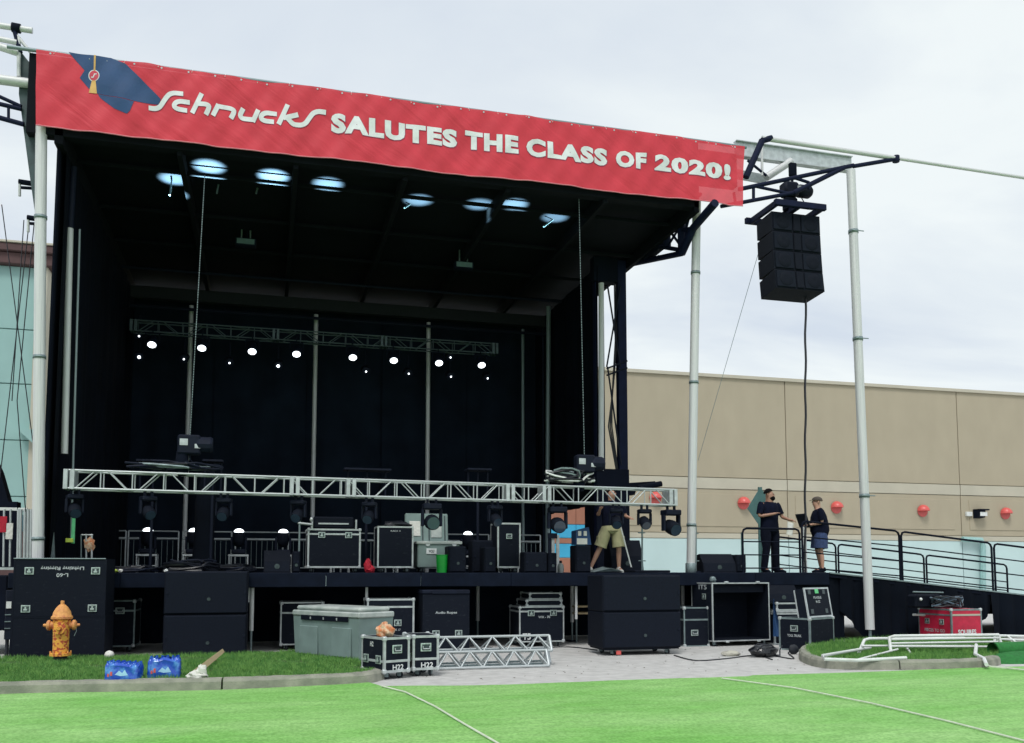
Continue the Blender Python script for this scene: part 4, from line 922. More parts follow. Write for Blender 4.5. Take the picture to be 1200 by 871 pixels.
# pair of small cases
for nm, xa, xb, yt, yb, rz, lab, dd in (('a', 449, 480.5, 748, 788, .42, 'small silver-edged black flight case on casters with orange netting on top', .62), ('b', 483.5, 514, 746, 785, .08, 'small silver-edged black flight case on casters beside the triangular truss lengths', .62)):
    p = gnd((xa+xb)/2, yb+8); w = X(xb, p.y)-X(xa, p.y); h = at((xa+xb)/2, yt-1, p.y).z; w = w/cos(rz)
    cx_, cy_ = p.x-sin(rz)*dd/2, p.y+cos(rz)*dd/2
    t = case('flight_case', lab, 'flight case', cx_, cy_, w, dd, h, 0, rz, casters=1, band=.1+(h-.1)*.28, handles=[(0, .1+(h-.1)*.66)], side_latches=[(-.17, .1+(h-.1)*.36), (.17, .1+(h-.1)*.36)], tr=.03, group='small flight cases by the kerb end')
    text('H22', t, (.02, -dd/2-.006, .1+(h-.1)*.14), .18, .075, 'letter'); text('H2', t, (-w/2-.006, .02, h-.1), .09, .07, 'letter', face='side')
    if nm == 'a': netc = Vector((cx_-.02, cy_-.1, h))
t = thing('netting', 'crumpled orange and cream netting lying on the small flight case', 'netting', netc)
q = MB(); q.blob(netc+Vector((-.02, 0, .085)), .10, .09, .105, 24, 14, .2, 3); q.blob(netc+Vector((.06, .02, .07)), .07, .08, .09, 16, 10, .16, 8); q.build('net_cloth', 'net', t, True)
x, w, h, Y = span(431, 486, 702, 752, 17.4)
t = case('road_case', 'silver-edged black case between the big grey bin and the tall black rope case', 'road case', x, Y+.3, w, .55, h, 0, latches=[(w*.15, h*.55)], band=h*.83, tr=.03); text('RACK 17', t, (w*.1, -.282, h*.42), .2, .04)
x, w, h, Y = span(496, 550, 697, 757, 17.3)
t = case('road_case', 'tall plain black case with two light latches behind the triangular truss lengths', 'road case', x, Y+.3, w, .6, h, 0, trim='ply', corners=False, latches=[(-w*.22, h*.32), (w*.27, h*.32)])
text('Audio Ropes', t, (0, -.305, h*.68), .42, .06)
q = MB(); q.box(-w/2-.02, w/2+.02, -.3, .3, h+.01, h+.09, .02); q.box(-w*.3, w/2, -.32, -.301, h+.02, h+.08); q.build('lid', 'steel', t)
x, w, h, Y = span(609, 661, 711, 757, 17.9)
t = case('road_case', 'silver-edged black road case marked T5 under the deck with two thin lids on it', 'road case', x, Y+.4, w, .75, h, 0, band=h*.86, latches=[(-w*.24, h*.84), (w*.26, h*.84)], casters=1)
text('T5', t, (-w*.34, -.384, h*.26), .17, .13, 'letter'); text('WX - 70', t, (.05, -.384, h*.74), .25, .05)
case('case_lid', 'thin silver-edged lid lying directly on the T5 case', 'case lid', x+.06, Y+.4, w*.80, .7, .13, h+.006, tr=.02); case('case_lid', 'topmost thin silver-edged lid above the T5 case', 'case lid', x+.1, Y+.42, w*.72, .66, .13, h+.146, tr=.02)
x, w, h, Y = span(798, 822, 712, 756, 17.2)
t = case('road_case', 'small grey-edged black case squeezed between the subwoofers and the open-fronted case', 'road case', x+.1, Y+.3, w+.1, .6, h, 0, trim='alud', band=h*.66, handles=[(-.05, h*.35)])
# shelf table under deck
t = thing('folding_table', 'low table with pale boards in the dark under the deck beside the T5 case', 'table', (X(688, 19), 19, 0))
xa, xb, zt1, zt2 = X(671, 19), X(704, 19), at(688, 705, 19).z, at(688, 713, 19).z
for z_ in (zt1-.12, zt2-.12): q = MB(); q.box(xa, xb, 18.8, 19.2, z_, z_+.04, .004); q.build('shelf', 'wood', t)
for xx in (xa+.03, xb-.03): rod('leg', (xx, 18.85, 0), (xx, 18.85, zt1-.1), .02, 'alud', t)
# big open-fronted case
x, w, h, Y = span(830, 901, 683, 757); dd = .78
t = case('flight_case', 'large open-fronted black case with silver edge standing on casters, interior empty', 'flight case', x, Y+dd/2, w, dd, h, 0, .10, trim='alu', casters=1, openfront=True, corners=False, side_latches=[(-.1, h*.78), (-.1, h*.2)], side_handles=[(-.1, h*.5)])
text('IT5', t, (-w/2-.006, -.05, h*.93), .3, .1, face='side')
for u in (-.25, .3): q = MB(); q.box(u*w-.04, u*w+.04, -dd/2-.03, -dd/2+.03, h-.01, h+.03, .01); q.build('hinge', 'alu', t); q = MB(); q.box(u*w-.04, u*w+.04, -dd/2-.02, -dd/2+.02, .07, .11, .01); q.build('hinge', 'alu', t)
q = MB(); q.box(-w/2+.06, w/2-.06, -dd/2+.1, -dd/2+.12, h-.2, h-.05); q.build('inner_lip', 'ply', t)
q = MB(); zz = h; q.blob((-w*.3, 0, zz+.06), .07, .07, .07, 10, 8, .05); q.build('tape_roll', 'alud', t)
# case with raised lid
p = gnd(954, 766); w = X(990, p.y)-X(954, p.y); ww = .78
a_ = gnd(950, 764); ang = R(28); w, dd = .92, .66
h = at(950, 725, a_.y).z
cen = a_+Vector((cos(ang), sin(ang), 0))*w/2+Vector((-sin(ang), cos(ang), 0))*dd/2
t = case('flight_case', 'black flight case with its lid propped up, by the kerbed island', 'flight case', cen.x, cen.y, w, dd, h, 0, ang, trim='alud', tr=.03, side_handles=[(0, h*.68)])
text('TOOL TRUNK', t, (-w/2-.008, 0, h*.46), .3, .05, face='side')
lidh = at(975, 690, a_.y).z-h+.02
T0 = Matrix.Translation((0, -dd/2+.03, h+.01)) @ Matrix.Rotation(R(-14), 4, 'X'); q = MB()
sk = Matrix(((1, 0, .16, 0), (0, 1, 0, 0), (0, 0, 1, 0), (0, 0, 0, 1)))
T0 = T0 @ sk
q.box(-w/2+.02, w/2+.02, 0, .22, 0, lidh, 0, T=T0); q.build('raised_lid', 'ply', t)
q = MB()
for a, b_, c0, d0 in ((-w/2+.01, w/2+.03, 0, .03), (-w/2+.01, w/2+.03, lidh-.03, lidh+.003), (-w/2+.01, -w/2+.045, .03, lidh-.03), (w/2-.01, w/2+.03, .03, lidh-.03)): q.box(a, b_, -.006, .02, c0, d0, 0, T=T0); q.box(a, b_, .2, .225, c0, d0, 0, T=T0)
q.build('lid_trim', 'alu', t)
for u, v in ((-.3, .2), (.3, .2), (-.3, .85), (.3, .85)):
    q = MB(); q.box(u*w-.05, u*w+.05, -.012, -.003, v*lidh-.045, v*lidh+.045, .003, T=T0); q.build('hinge_plate', 'latchin', t)
q = MB(); q.box(-.06, .07, -.014, -.003, lidh*.8, lidh*.95, .004, T=T0); q.build('green_label', mat('green label', (.12, .55, .22), .5), t)
vs, fs = textmesh('FRAGILE', .02); q = MB(); q.add([T0 @ Vector(((v.x-.5)*.3, -.008, lidh*.62+v.y*.05)) for v in vs], fs); q.build('lettering', 'dimletter', t)
vs, fs = textmesh('M-32', .02); q = MB(); q.add([T0 @ Vector(((v.x-.5)*.16, -.008, lidh*.48+v.y*.05)) for v in vs], fs); q.build('lettering', 'dimletter', t)
# wedge monitor, white lids and blue cloth beyond
def wedge(lab, x, y, w, d, h, z, rz, group=None):
    t = thing('wedge_speaker', lab, 'speaker', (x, y, z), rz, group, False)
    q = MB(); q.add([(-w/2, -d/2, 0), (w/2, -d/2, 0), (w/2, d/2, 0), (-w/2, d/2, 0), (-w/2, -d/2+.05, h*.5), (w/2, -d/2+.05, h*.5), (w/2, -d*.05, h), (-w/2, -d*.05, h), (-w/2, d/2, h*.9), (w/2, d/2, h*.9)],
                    [(3, 2, 1, 0), (0, 1, 5, 4), (4, 5, 6, 7), (7, 6, 9, 8), (2, 3, 8, 9), (0, 4, 7, 8, 3), (1, 2, 9, 6, 5)]); q.build('cabinet', 'cab', t)
    q = MB(); q.add([(-w/2+.02, -d/2-.004, .02), (w/2-.02, -d/2-.004, .02), (w/2-.02, -d/2+.044, h*.5), (-w/2+.02, -d/2+.044, h*.5)], [(0, 1, 2, 3)]); q.build('grille', 'grille', t)
    q = MB(); q.lathe([(.05, 0), (.05, .006), (.035, .007)], (0, -d/2-.004+.02, h*.28), 14, Matrix.Rotation(R(90), 3, 'X')); q.build('badge', 'latchin', t)
    return t
Y = 17.15; x = X(920, Y); w = 1.0
t = case('flight_case', 'black equipment trunk with two silver bands beyond the open-fronted case', 'flight case', X(932, Y), Y+.25, X(960, Y)-X(908, Y), .5, at(930, 716, Y).z, 0, band=at(930, 718, Y).z-.04, tr=.03, group=None)
case('case_lid', 'silver-edged lid resting on the trunk beyond the open-fronted case', 'case lid', X(932, Y)+.05, Y+.28, X(960, Y)-X(908, Y)-.1, .45, .16, at(930, 716, Y).z+.008, tr=.028)
wedge('black wedge speaker tilted on the trunk lid beyond the open-fronted case', X(922, Y), Y+.33, .72, .42, .36, at(930, 716, Y).z+.175, 0)
t = thing('cloth', 'dark blue cloth draped down beside the open-fronted case', 'cloth', at(905, 735, 16.95)); q = MB()
q.grid(lambda u, v: at(906+(1+10*(1-v)**1.2)*u, 746-44*v, 16.98+.03*sin(u*9+v*3)), 12, 8); q.build('cloth_fall', 'blue', t, True)
# bags, stones
p = gnd(900, 771); t = thing('black_bag', 'shiny black cable bag lying on the concrete by the open-fronted case', 'bag', p)
q = MB(); q.blob(p+Vector((0, .15, .11)), .27, .18, .11, 24, 14, .09, 5); q.build('bag_body', 'bag', t, True)
for k in range(2): q = MB(); q.tube([p+Vector((-.2, .03+k*.2, .14)), p+Vector((-.08, .0+k*.2, .23)), p+Vector((.08, .0+k*.2, .22)), p+Vector((.2, .04+k*.2, .13))], .014, 6); q.build('strap', 'rubber', t, True)
q = MB(); q.tube([p+Vector((.25, .15, .03)), p+Vector((.36, .2, .02)), p+Vector((.42, .3, .1)), p+Vector((.5, .35, .18))], .012, 6); q.build('strap', 'rubber', t, True)
p = gnd(929, 767); t = tag(MB().blob((p.x+.02, p.y, .09), .1, .05, .09, 14, 10, .06, 4).build('black_disc', 'rubber', None, True), 'small round black disc leaning by the flight case with the raised lid', 'disc')
p = gnd(858, 769); t = tag(MB().blob((p.x, p.y+.05, .04), .19, .1, .055, 18, 10, .08, 6).build('paving_stone', 'stone', None, True), 'flat pale stone in front of the casters of the open-fronted case', 'stone')
# red case with cable on it
p = gnd(1118, 755); Y = p.y; xa, xm_, xb = X(1086, Y), X(1112.5, Y), X(1148, Y); h = at(1130, 714, Y).z; w = xb-xm_; dd = 1.0
t = case('flight_case', 'red flight case with pale trim and a heap of dark cable on top', 'flight case', (xm_+xb)/2, Y+dd/2, w, dd, h, 0, 0, ply='redcase', trim='alud', tr=.03, band=h*.80)
text('SQUIRES', t, (0, -dd/2-.006, h*.33), .46, .12, 'letter', bold=.04); text('CREW', t, (-.05, -dd/2-.006, h*.19), .24, .05, 'letter')
for k in (-.22, .22): inst('latch', mk_latch, 'latch', t, (-w/2-.005, k, h*.62), (0, 0, -R(90)))
text('PIECES TO GO', t, (-w/2-.007, 0, h*.36), .62, .07, 'dimletter', face='side'); text('IN #1', t, (-w/2-.007, .05, h*.20), .34, .08, 'dimletter', face='side')
q = MB(); q.box(-w/2+.03, w/2-.03, -dd/2-.007, -dd/2-.004, h*.81, h*.86); q.build('label_strip', 'tanlt', t)
cable_heap('cable_heap', 'loops of dark and grey cable heaped on the red flight case', Vector((X(1126, Y), Y+.45, h+.01)), .42, .25, .55, 12, 'cable', 11, .016, ('cable', 'cableg', 'cable'))
tt = thing('lighting_fixture', 'black fixture with a pale knob lying on the red flight case beside the cable loops', 'stage light', (X(1100, Y), Y+.6, h))
q = MB(); q.box(X(1091, Y), X(1122, Y), Y+.5, Y+.8, h+.01, h+.30, .04); q.build('housing', 'cab', tt); rod('carry_bar', (X(1086, Y), Y+.45, h+.36), (X(1122, Y), Y+.45, h+.34), .016, 'alud', tt); q = MB(); q.blob((X(1096, Y), Y+.47, h+.2), .035, .03, .035, 10, 8, 0); q.build('knob', 'white', tt)
bar_ = thing('steel_pipe', 'short white pipe poking out beside the red case from under the ramp skirt', 'pipe', at(1075, 720.5, Y+.8)); rod('pipe_length', at(1070, 720.5, Y+.8), at(1092, 721, Y+.8), .025, 'white', bar_)
# triangular truss lengths lying on the ground
def floor_truss(lab, p, w, rz, zoff, sz=.30, n=5):
    t = thing('truss_length', lab, 'truss', (p.x, p.y, zoff), rz, 'triangular truss lengths stacked on the concrete', False)
    h = sz*.78
    C = {'a': (0, 0), 'b': (sz, 0), 'c': (sz*.5, h)}
    for k, (yy, zz) in C.items(): rod('chord', (0, yy, zz+.03), (w, yy, zz+.03), .021, 'alud' if k == 'b' else 'alu', t, 8)
    st = w/n
    for i in range(n):
        for a, b_ in (('a', 'c'), ('b', 'c')):
            ya, za = C[a]; yb, zb = C[b_]; rod('brace', (i*st, ya, za+.03), ((i+.5)*st, yb, zb+.03), .014, 'alu', t, 6); rod('brace', ((i+.5)*st, yb, zb+.03), ((i+1)*st, ya, za+.03), .014, 'alu', t, 6)
        rod('brace', (i*st, 0, .03), ((i+.5)*st, sz, .03), .016, 'alud', t, 6)
    for xx in (0, w):
        for a, b_ in (('a', 'b'), ('a', 'c'), ('b', 'c')): rod('end_bar', (xx, C[a][0], C[a][1]+.03), (xx, C[b_][0], C[b_][1]+.03), .024, 'alu', t, 6)
    return t
p = gnd(513, 786); w = X(643, p.y)-p.x
floor_truss('lower length of silver triangular truss lying on the concrete', p, w, .0, .0); floor_truss('second silver triangular truss length lying behind the front one', p+Vector((.1, .42, 0)), w+.05, .0, .0)
floor_truss('topmost silver triangular truss length resting on the two below', p+Vector((.0, .23, 0)), w+.12, .0, .215, .30)

# ================================================================ ON THE DECK
def barrier(w=2.2, h=1.08, m_='alu'):
    t = thing('crowd_barrier', 'x', 'barrier', (0, 0, 0), 0, 'steel crowd barriers along the rear of the deck', False)
    for sx in (0, w): rod('upright', (sx, 0, 0), (sx, 0, h), .022, m_, t, 8)
    rod('top_rail', (0, 0, h), (w, 0, h), .020, m_, t, 8); rod('mid_rail', (0, 0, h*.82), (w, 0, h*.82), .034, m_, t, 8); rod('bottom_rail', (0, 0, .12), (w, 0, .12), .018, m_, t, 8)
    n = 9
    for i in range(1, n): rod('bar', (w*i/n, 0, .12), (w*i/n, 0, h*.81), .009, 'alud', t, 6)
    return t
YBR = 25.6; xs_ = [100, 149, 212, 274, 336, 398, 460, 522, 584]
bar0 = barrier(X(146, YBR)-X(101, YBR)); bar0.location = (X(101, YBR), YBR, DK); bar0['label'] = 'steel barrier at the dark corner of the deck near the green tool'
b1_ = barrier(X(208, YBR)-X(149, YBR)); b1_.location = (X(149, YBR), YBR, DK); b1_['label'] = 'steel barrier directly behind the first floor lamp'
bl = ['steel barrier behind the floor lamps with the rear post in front of its end', 'steel barrier behind the black wedge speaker', 'steel barrier half hidden by the wide latched case', 'steel barrier between the wide latched case and the upright case', 'steel barrier hidden behind the grey green bin', 'steel barrier in the dark behind the amplifier', 'steel barrier in the dark behind the narrow upright case']
for px, l_ in zip(xs_[2:], bl): copy_tree(b1_, (X(px+1, YBR), YBR, DK), 0, l_)
# front-left dark corner: green tool, small stuff
YQ = 18.2
t = thing('spirit_level', 'bright green pole with a yellow cross piece leaning in the dark stage corner', 'tool', at(87, 640, YQ)); q = MB(); a = at(86.5, 600, YQ); c_ = at(86.5, 637, YQ); q.box(a.x-.03, a.x+.03, YQ, YQ+.04, c_.z, a.z, .004); q.build('pole', mat('green anodised', (.10, .50, .22), .4), t)
a = at(77, 631, YQ); c_ = at(86, 636, YQ); q = MB(); q.box(a.x, c_.x, YQ-.03, YQ+.04, c_.z, a.z, .01); q.build('cross_piece', 'neon', t)
t = thing('cable_stand', 'small frame stand with coiled cable in the stage corner behind the lighting case', 'stand', at(106, 668, 18.6))
for px in (101, 107.5): rod('leg', at(px, 668, 18.6), at(px, 627, 18.6), .018, 'alu', t)
rod('crossbar', at(95, 627, 18.6), at(109, 627, 18.6), .016, 'alu', t); rod('leg', at(95, 668, 18.6), at(95, 627, 18.6), .014, 'alud', t)
q = MB(); q.blob(at(105, 638, 18.6), .09, .05, .12, 12, 9, .2, 6); q.build('cable_coil', 'net', t, True)
t = thing('banner_roll', 'grey folded sheet standing in the corner beside the big silver mast', 'sheet', at(61, 665, 18)); q = MB(); q.prism([at(59, 655, 18), at(64, 655, 18), at(63, 624, 18), at(61, 640, 18)], (0, .05, 0)); q.build('sheet_body', 'alud', t)
# black cable heaps on deck
for i, (a_px, b_px, hh_, l_) in enumerate(((190, 262, .16, 'long low heap of black cable on the deck behind the twin subwoofers'), (258, 300, .12, 'small heap of black cable beside the third stool'), (130, 188, .08, 'thin spread of cable on the deck edge under the first floor lamp'))):
    c = Vector(((X(a_px, 18.2)+X(b_px, 18.2))/2, 18.2, DK)); r = (X(b_px, 18.2)-X(a_px, 18.2))/2
    cable_heap('cable_heap', l_, c, r, .3, hh_*1.6, 14 if i == 0 else 8, 'cable', 20+i, .022, ('cable', 'cable', 'steel', 'cable'))
    if i < 2:
        q = MB(); q.blob((c.x, c.y+.1, DK+.06), r*.95, .25, hh_*.9, 20, 10, .1, i); o = q.build('cable_pile', 'cable', bpy.data.objects[[o.name for o in bpy.data.objects if o.get('label') == l_][0]], True)
for i, (px, w_, m_, l_) in enumerate(((133, 9, 'neon', 'yellow strip lying on the deck edge beside the lighting case stack'), (141, 5, 'paper', 'pale rag next to the yellow strip on the deck edge'), (160, 4, 'alu', 'small bright connector below the first floor lamp'), (194, 5, 'white', 'white connector at the near end of the long cable heap'), (222, 4, 'alu', 'silver connector on top of the long cable heap'))):
    c = Vector((X(px, 17.9), 17.9+.03*i, DK)); tag(MB().blob((c.x, c.y, DK+.035), w_*.008, .04, .03, 12, 7, .2, i).build('connector' if i > 1 else 'rag', m_, None, True), l_, 'connector' if i > 1 else 'rag')
# wide dark column (curtain bunch) mid left
t = thing('drape_bundle', 'tall black drape bundle standing on the deck between two floor lamps', 'drape', (X(238, 20.5), 20.5, DK)); q = MB()
q.loft([((X(238, 20.5), 20.5, DK), .25, .2), ((X(238, 20.5), 20.5, DK+.8), .2, .16), ((X(239, 20.5), 20.5, DK+1.5), .22, .16), ((X(241, 20.5), 20.5, DK+2.2), .12, .1)], 16); q.build('drape_cloth', 'drape', t, True)
# speakers, cases on the deck: (x0,x1,yt,Y)
def deck_box(x0, x1, yt, Y): a, b_ = X(x0, Y), X(x1, Y); return (a+b_)/2, b_-a, at((x0+x1)/2, yt, Y).z-DK
x, w, h = deck_box(309, 340, 645, 18); wedge('black wedge speaker at the deck edge below a glowing floor lamp', x, 18.2, w, .45, h, DK, 0, 'wedge speakers on the deck')
x, w, h = deck_box(342, 352, 646, 18); t = sub('narrow black speaker standing beside the wedge speaker', x, 18.25, w, .4, h, DK, None)
x, w, h = deck_box(360, 422, 620, 19)
t = case('road_case', 'wide black road case with two pale latches and silver edge on the deck', 'road case', x, 19.4, w, .8, h, DK, casters=1, band=h*.86, latches=[(-w*.24, h*.86), (w*.27, h*.86)], tr=.03)
hh_ = h
tt = thing('mixing_desk', 'low black console with a thin silver strip on the wide latched road case', 'console', (x, 19.4, DK+h)); q = MB(); q.box(x-w*.4, x+w*.38, 19.15, 19.7, DK+h+.01, DK+h+.26, .03); q.build('console_body', 'cab', tt)
q = MB(); q.box(x-w*.3, x+w*.28, 19.135, 19.149, DK+h+.10, DK+h+.13); q.build('silver_strip', 'alu', tt)
rod('end_post', (x-w*.42, 19.1, DK+h), (x-w*.42, 19.1, DK+h+.2), .02, 'alu', tt); rod('end_post', (x+w*.42, 19.1, DK+h), (x+w*.42, 19.1, DK+h+.2), .02, 'alu', tt)
t = thing('microphone_stand', 'short silver stand with pegs at the end of the wide latched case', 'stand', (X(353, 18.9), 18.9, DK)); rod('pole', (X(350, 18.9), 18.9, DK), (X(350, 18.9), 18.9, DK+1.25), .02, 'alud', t); rod('crossbar', at(349, 613, 18.9), at(366, 615, 18.9), .025, 'alu', t)
for px in (351, 365): q = MB(); q.blob(at(px, 609, 18.9), .035, .035, .05, 10, 8, 0); q.build('peg', 'alu', t, True)
t = thing('red_cloth', 'small crumpled red cloth on the deck edge beside the wide case', 'cloth', (X(432, 18), 18, DK)); q = MB(); q.blob((X(431, 18), 18, DK+.13), .07, .08, .13, 12, 9, .18, 2); q.blob((X(434, 18), 18, DK+.07), .09, .08, .07, 12, 9, .2, 5); q.build('cloth_fold', 'redcl', t, True)
x, w, h = deck_box(442, 484, 617, 18.6)
t = case('road_case', 'upright black road case with a thin pale border standing on the deck beside the bin', 'road case', x, 18.9, w, .6, h, DK, casters=1, corners=False, tr=.028); text('RACK 4', t, (0, -.306, h*.9), .2, .03)
q = MB(); q.blob((w*.1, .1, h+.06), w*.38, .15, .07, 14, 8, .15, 4); q.build('cable_coil', 'cable', t, True)
# green-grey tall bin with open lid
x, w, h = deck_box(488, 540, 635, 18.8)
t = thing('storage_bin', 'tall grey green plastic bin with its lid thrown open on the deck', 'storage bin', (x, 19.2, DK), 0, None, False)
q = MB(); q.box(-w/2+.02, w/2-.02, -.38, .38, .1, h, .02); q.build('bin_body', 'bin', t); q = MB(); q.box(-w/2-.01, w/2+.03, -.41, .41, h-.05, h+.01, .01); q.build('rim', 'lid', t)
lh = at(510, 600, 19.2).z-DK-h; q = MB(); T0 = Matrix.Translation((-.12, .36, h)) @ Matrix.Rotation(R(-8), 4, 'X'); q.box(-w/2, w/2, 0, .12, .0, lh, .02, T=T0); q.build('open_lid', 'bin', t)
for u, v in ((-.28, .45), (.22, .4)): q = MB(); q.box(u*w-.12, u*w+.12, -.02, -.002, v*lh-.15, v*lh+.18, .01, T=T0); q.build('lid_recess' if u > 0 else 'paper_sheet', 'lid' if u > 0 else 'paper', t)
for u in (-.1, .05, .42): q = MB(); q.box(u*w-.012, u*w+.012, -.014, -.001, .05, lh-.05, 0, T=T0); q.build('lid_rib', 'latchin', t)
q = MB(); q.box(-w*.28, -w*.05, -.395, -.381, h*.60, h*.78, .003); q.build('label_plate', 'letter', t); text('WOLF', t, (-w*.165, -.398, h*.69), .12, .06, 'black')
for u in (-.25, .35): q = MB(); q.lathe([(.05, 0), (.05, .02)], (u*w, -.382, h*.93), 10, Matrix.Rotation(R(90), 3, 'X')); q.build('catch', 'alu', t)
for sx in (-.35, .35):
    for sy in (-.25, .25): inst('caster', mk_caster, 'caster', t, (sx*w, sy, 0))
t = thing('bucket', 'bright green plastic bucket standing in front of the tall grey green bin', 'bucket', (X(518, 18.3), 18.3, DK)); q = MB(); c = Vector((X(518, 18.3), 18.3, DK)); q.lathe([(.105, 0), (.125, .34), (.135, .345), (.135, .36), (.115, .36), (.1, .02)], c, 18); q.build('bucket_shell', 'green', t, True)
q = MB(); q.tube([c+Vector((.13*cos(a), -.02, .33-.12*sin(a))) for a in [pi*i/8 for i in range(9)]], .004, 5); q.build('bail_handle', 'alud', t)
for x0, x1, yt, Y, l_ in ((526, 547, 640, 18.1, 'square black speaker beside the bright green bucket'), (554, 580, 633, 18.9, 'large black speaker in the dark left of the narrow upright case'), (568, 582, 641, 18.2, 'smaller black speaker touching the narrow upright case')):
    x, w, h = deck_box(x0, x1, yt, Y); sub(l_, x, Y+.25, w, .45, h, DK, 'black speakers on the deck')
x, w, h = deck_box(583, 610, 613, 18.5)
t = case('road_case', 'narrow upright black road case with white border and a small badge plate on the deck', 'road case', x, 18.8, w, .6, h, DK, casters=1, corners=False, tr=.03); inst('handle', mk_handle, 'badge_plate', t, (0, -.306, h*.73), (0, 0, 0), (.8, 1, .9))
x, w, h = deck_box(615, 642, 647, 18); sub('low square black speaker right of the narrow upright case', x, 18.2, w, .4, h, DK, 'black speakers on the deck')
x, w, h = deck_box(643, 653, 648, 18); sub('slim black speaker in front of the striped wall view', x, 18.2, w, .4, h, DK, 'black speakers on the deck')
x, w, h = deck_box(675, 693, 639, 18.1); sub('tall black speaker below the blue and white crates', x, 18.3, w, .4, h, DK, 'black speakers on the deck')
t = thing('crate', 'dark blue and white crate on top of the tall black speaker', 'crate', (x, 18.3, DK+h)); q = MB(); q.prism([at(675, 638.5, 18.15), at(693, 638.5, 18.15), at(690, 618, 18.15), at(675, 622, 18.15)], (0, .3, 0)); q.build('crate_body', 'capb', t)
q = MB(); 
for px in (677.5, 684): q.box(at(px, 624, 18.14).x, at(px+3.5, 624, 18.14).x, 18.13, 18.149, at(px, 628, 18.14).z, at(px, 622.5, 18.14).z)
q.box(at(676, 631, 18.14).x, at(688, 631, 18.14).x, 18.13, 18.149, at(680, 638, 18.14).z, at(680, 631, 18.14).z); q.build('window_panel', 'paper', t)
t = thing('gear_stand', 'black and white standing gear rack at the edge of the striped wall view', 'rack', (X(648, 19.4), 19.4, DK))
for px in (644, 648, 653.5): q = MB(); a = at(px, 627, 19.4); q.box(a.x-.035, a.x+.035, 19.38, 19.42, DK, a.z, .004); q.build('upright', 'alu' if px > 645 else 'steel', t)
q = MB(); a = at(642, 631, 19.36); c_ = at(653, 625, 19.36); q.box(a.x, c_.x, 19.36, 19.379, a.z, c_.z); q.build('top_plate', 'steel', t)
t = thing('small_jug', 'small pale jug with a dark cap on the deck under the striped wall', 'jug', (X(657, 18.4), 18.4, DK)); c = Vector((X(657, 18.4), 18.4, DK)); q = MB(); q.lathe([(.06, 0), (.07, .03), (.07, .14), (.03, .2)], c, 12); q.build('jug_body', 'lid', t, True); q = MB(); q.lathe([(.03, .2), (.03, .25)], c, 10); q.build('cap', 'black', t)
x = X(838, 18); t = sub('dark floor box speaker behind the two monitor speakers', X(833, 18.5), 18.6, .5, .4, .12, DK, None)
x, w, h = deck_box(828, 866, 649, 17.9); wedge('larger black monitor speaker on the deck near the bearded man', x, 18.25, w*.95, .6, h, DK, -.12, 'monitor speakers by the two men')
x, w, h = deck_box(864, 876, 650, 17.95); sub('narrow black monitor speaker closest to the bearded man', x, 18.2, w, .45, h, DK, 'monitor speakers by the two men')
x, w, h = deck_box(735, 746, 632, 18.6); t = wedge('black cabinet standing behind the man in khaki shorts', X(733, 19), 19.1, .75, .5, .72, DK, 0)
q = MB(); q.prism([(X(693, 18.1), 17.95, DK+.01), (X(712, 18.1), 17.9, DK+.09), (X(728, 18.1), 17.95, DK+.02), (X(728, 18.1), 18.5, DK+.02), (X(712, 18.1), 18.4, DK+.12), (X(693, 18.1), 18.5, DK+.01)], (0, 0, .006)); tag(q.build('plastic_sheet', 'alud'), 'grey plastic sheet on the deck under the man in khaki shorts', 'sheet')
q = MB(); q.box(X(740, 18.1), X(781, 18.1), 17.9, 18.6, DK+.002, DK+.05, .01); tag(q.build('deck_plank', 'ply'), 'flat black board lying on the deck past the tower', 'board')
for px, l_ in ((752.5, 'thin grey stand pole on the deck just past the tower'), (815.5, 'thin grey stand pole beside the middle silver mast')):
    Y = 18.2; t = thing('stand_pole', l_, 'pole', (X(px, Y), Y, DK)); rod('shaft', (X(px, Y), Y, DK), at(px, 617, Y), .02, 'alud', t)
    for z_ in (.25, .85): rod('pin', (X(px, Y)-.08, Y, DK+z_), (X(px, Y)+.08, Y, DK+z_), .012, 'alud', t)
    q = MB(); q.box(X(px, Y)-.08, X(px, Y)+.08, Y-.08, Y+.08, DK, DK+.03, .005); q.build('foot', 'steel', t)
# diamond sign and aqua post
Y = 24.0; t = thing('road_sign', 'grey back of a diamond road sign on a twin post behind the bearded man', 'road sign', gnd(890, 720)); t.location = (X(890, Y), Y, 0); ORG[t.name] = Vector(t.location)
q = MB(); q.prism([at(876, 596, Y-.03), at(891, 571, Y-.03), at(908, 594, Y-.03), at(892, 619, Y-.03)], (0, .02, 0)); q.build('sign_plate', 'sign', t)
rod('post', (X(889.6, Y), Y, 0), at(889.3, 571, Y), .035, 'sign', t, 8); rod('post', (X(892.5, Y), Y+.03, 0), at(892, 571, Y+.03), .03, 'sign', t, 8)
t = thing('bollard_post', 'slim aqua green post standing behind the monitor speakers', 'post', (X(870, 24), 24, 0)); rod('post_shaft', (X(869.5, 24), 24, 0), at(869.5, 624, 24), .035, mat('aqua green post', (.13, .30, .27), .5), t)
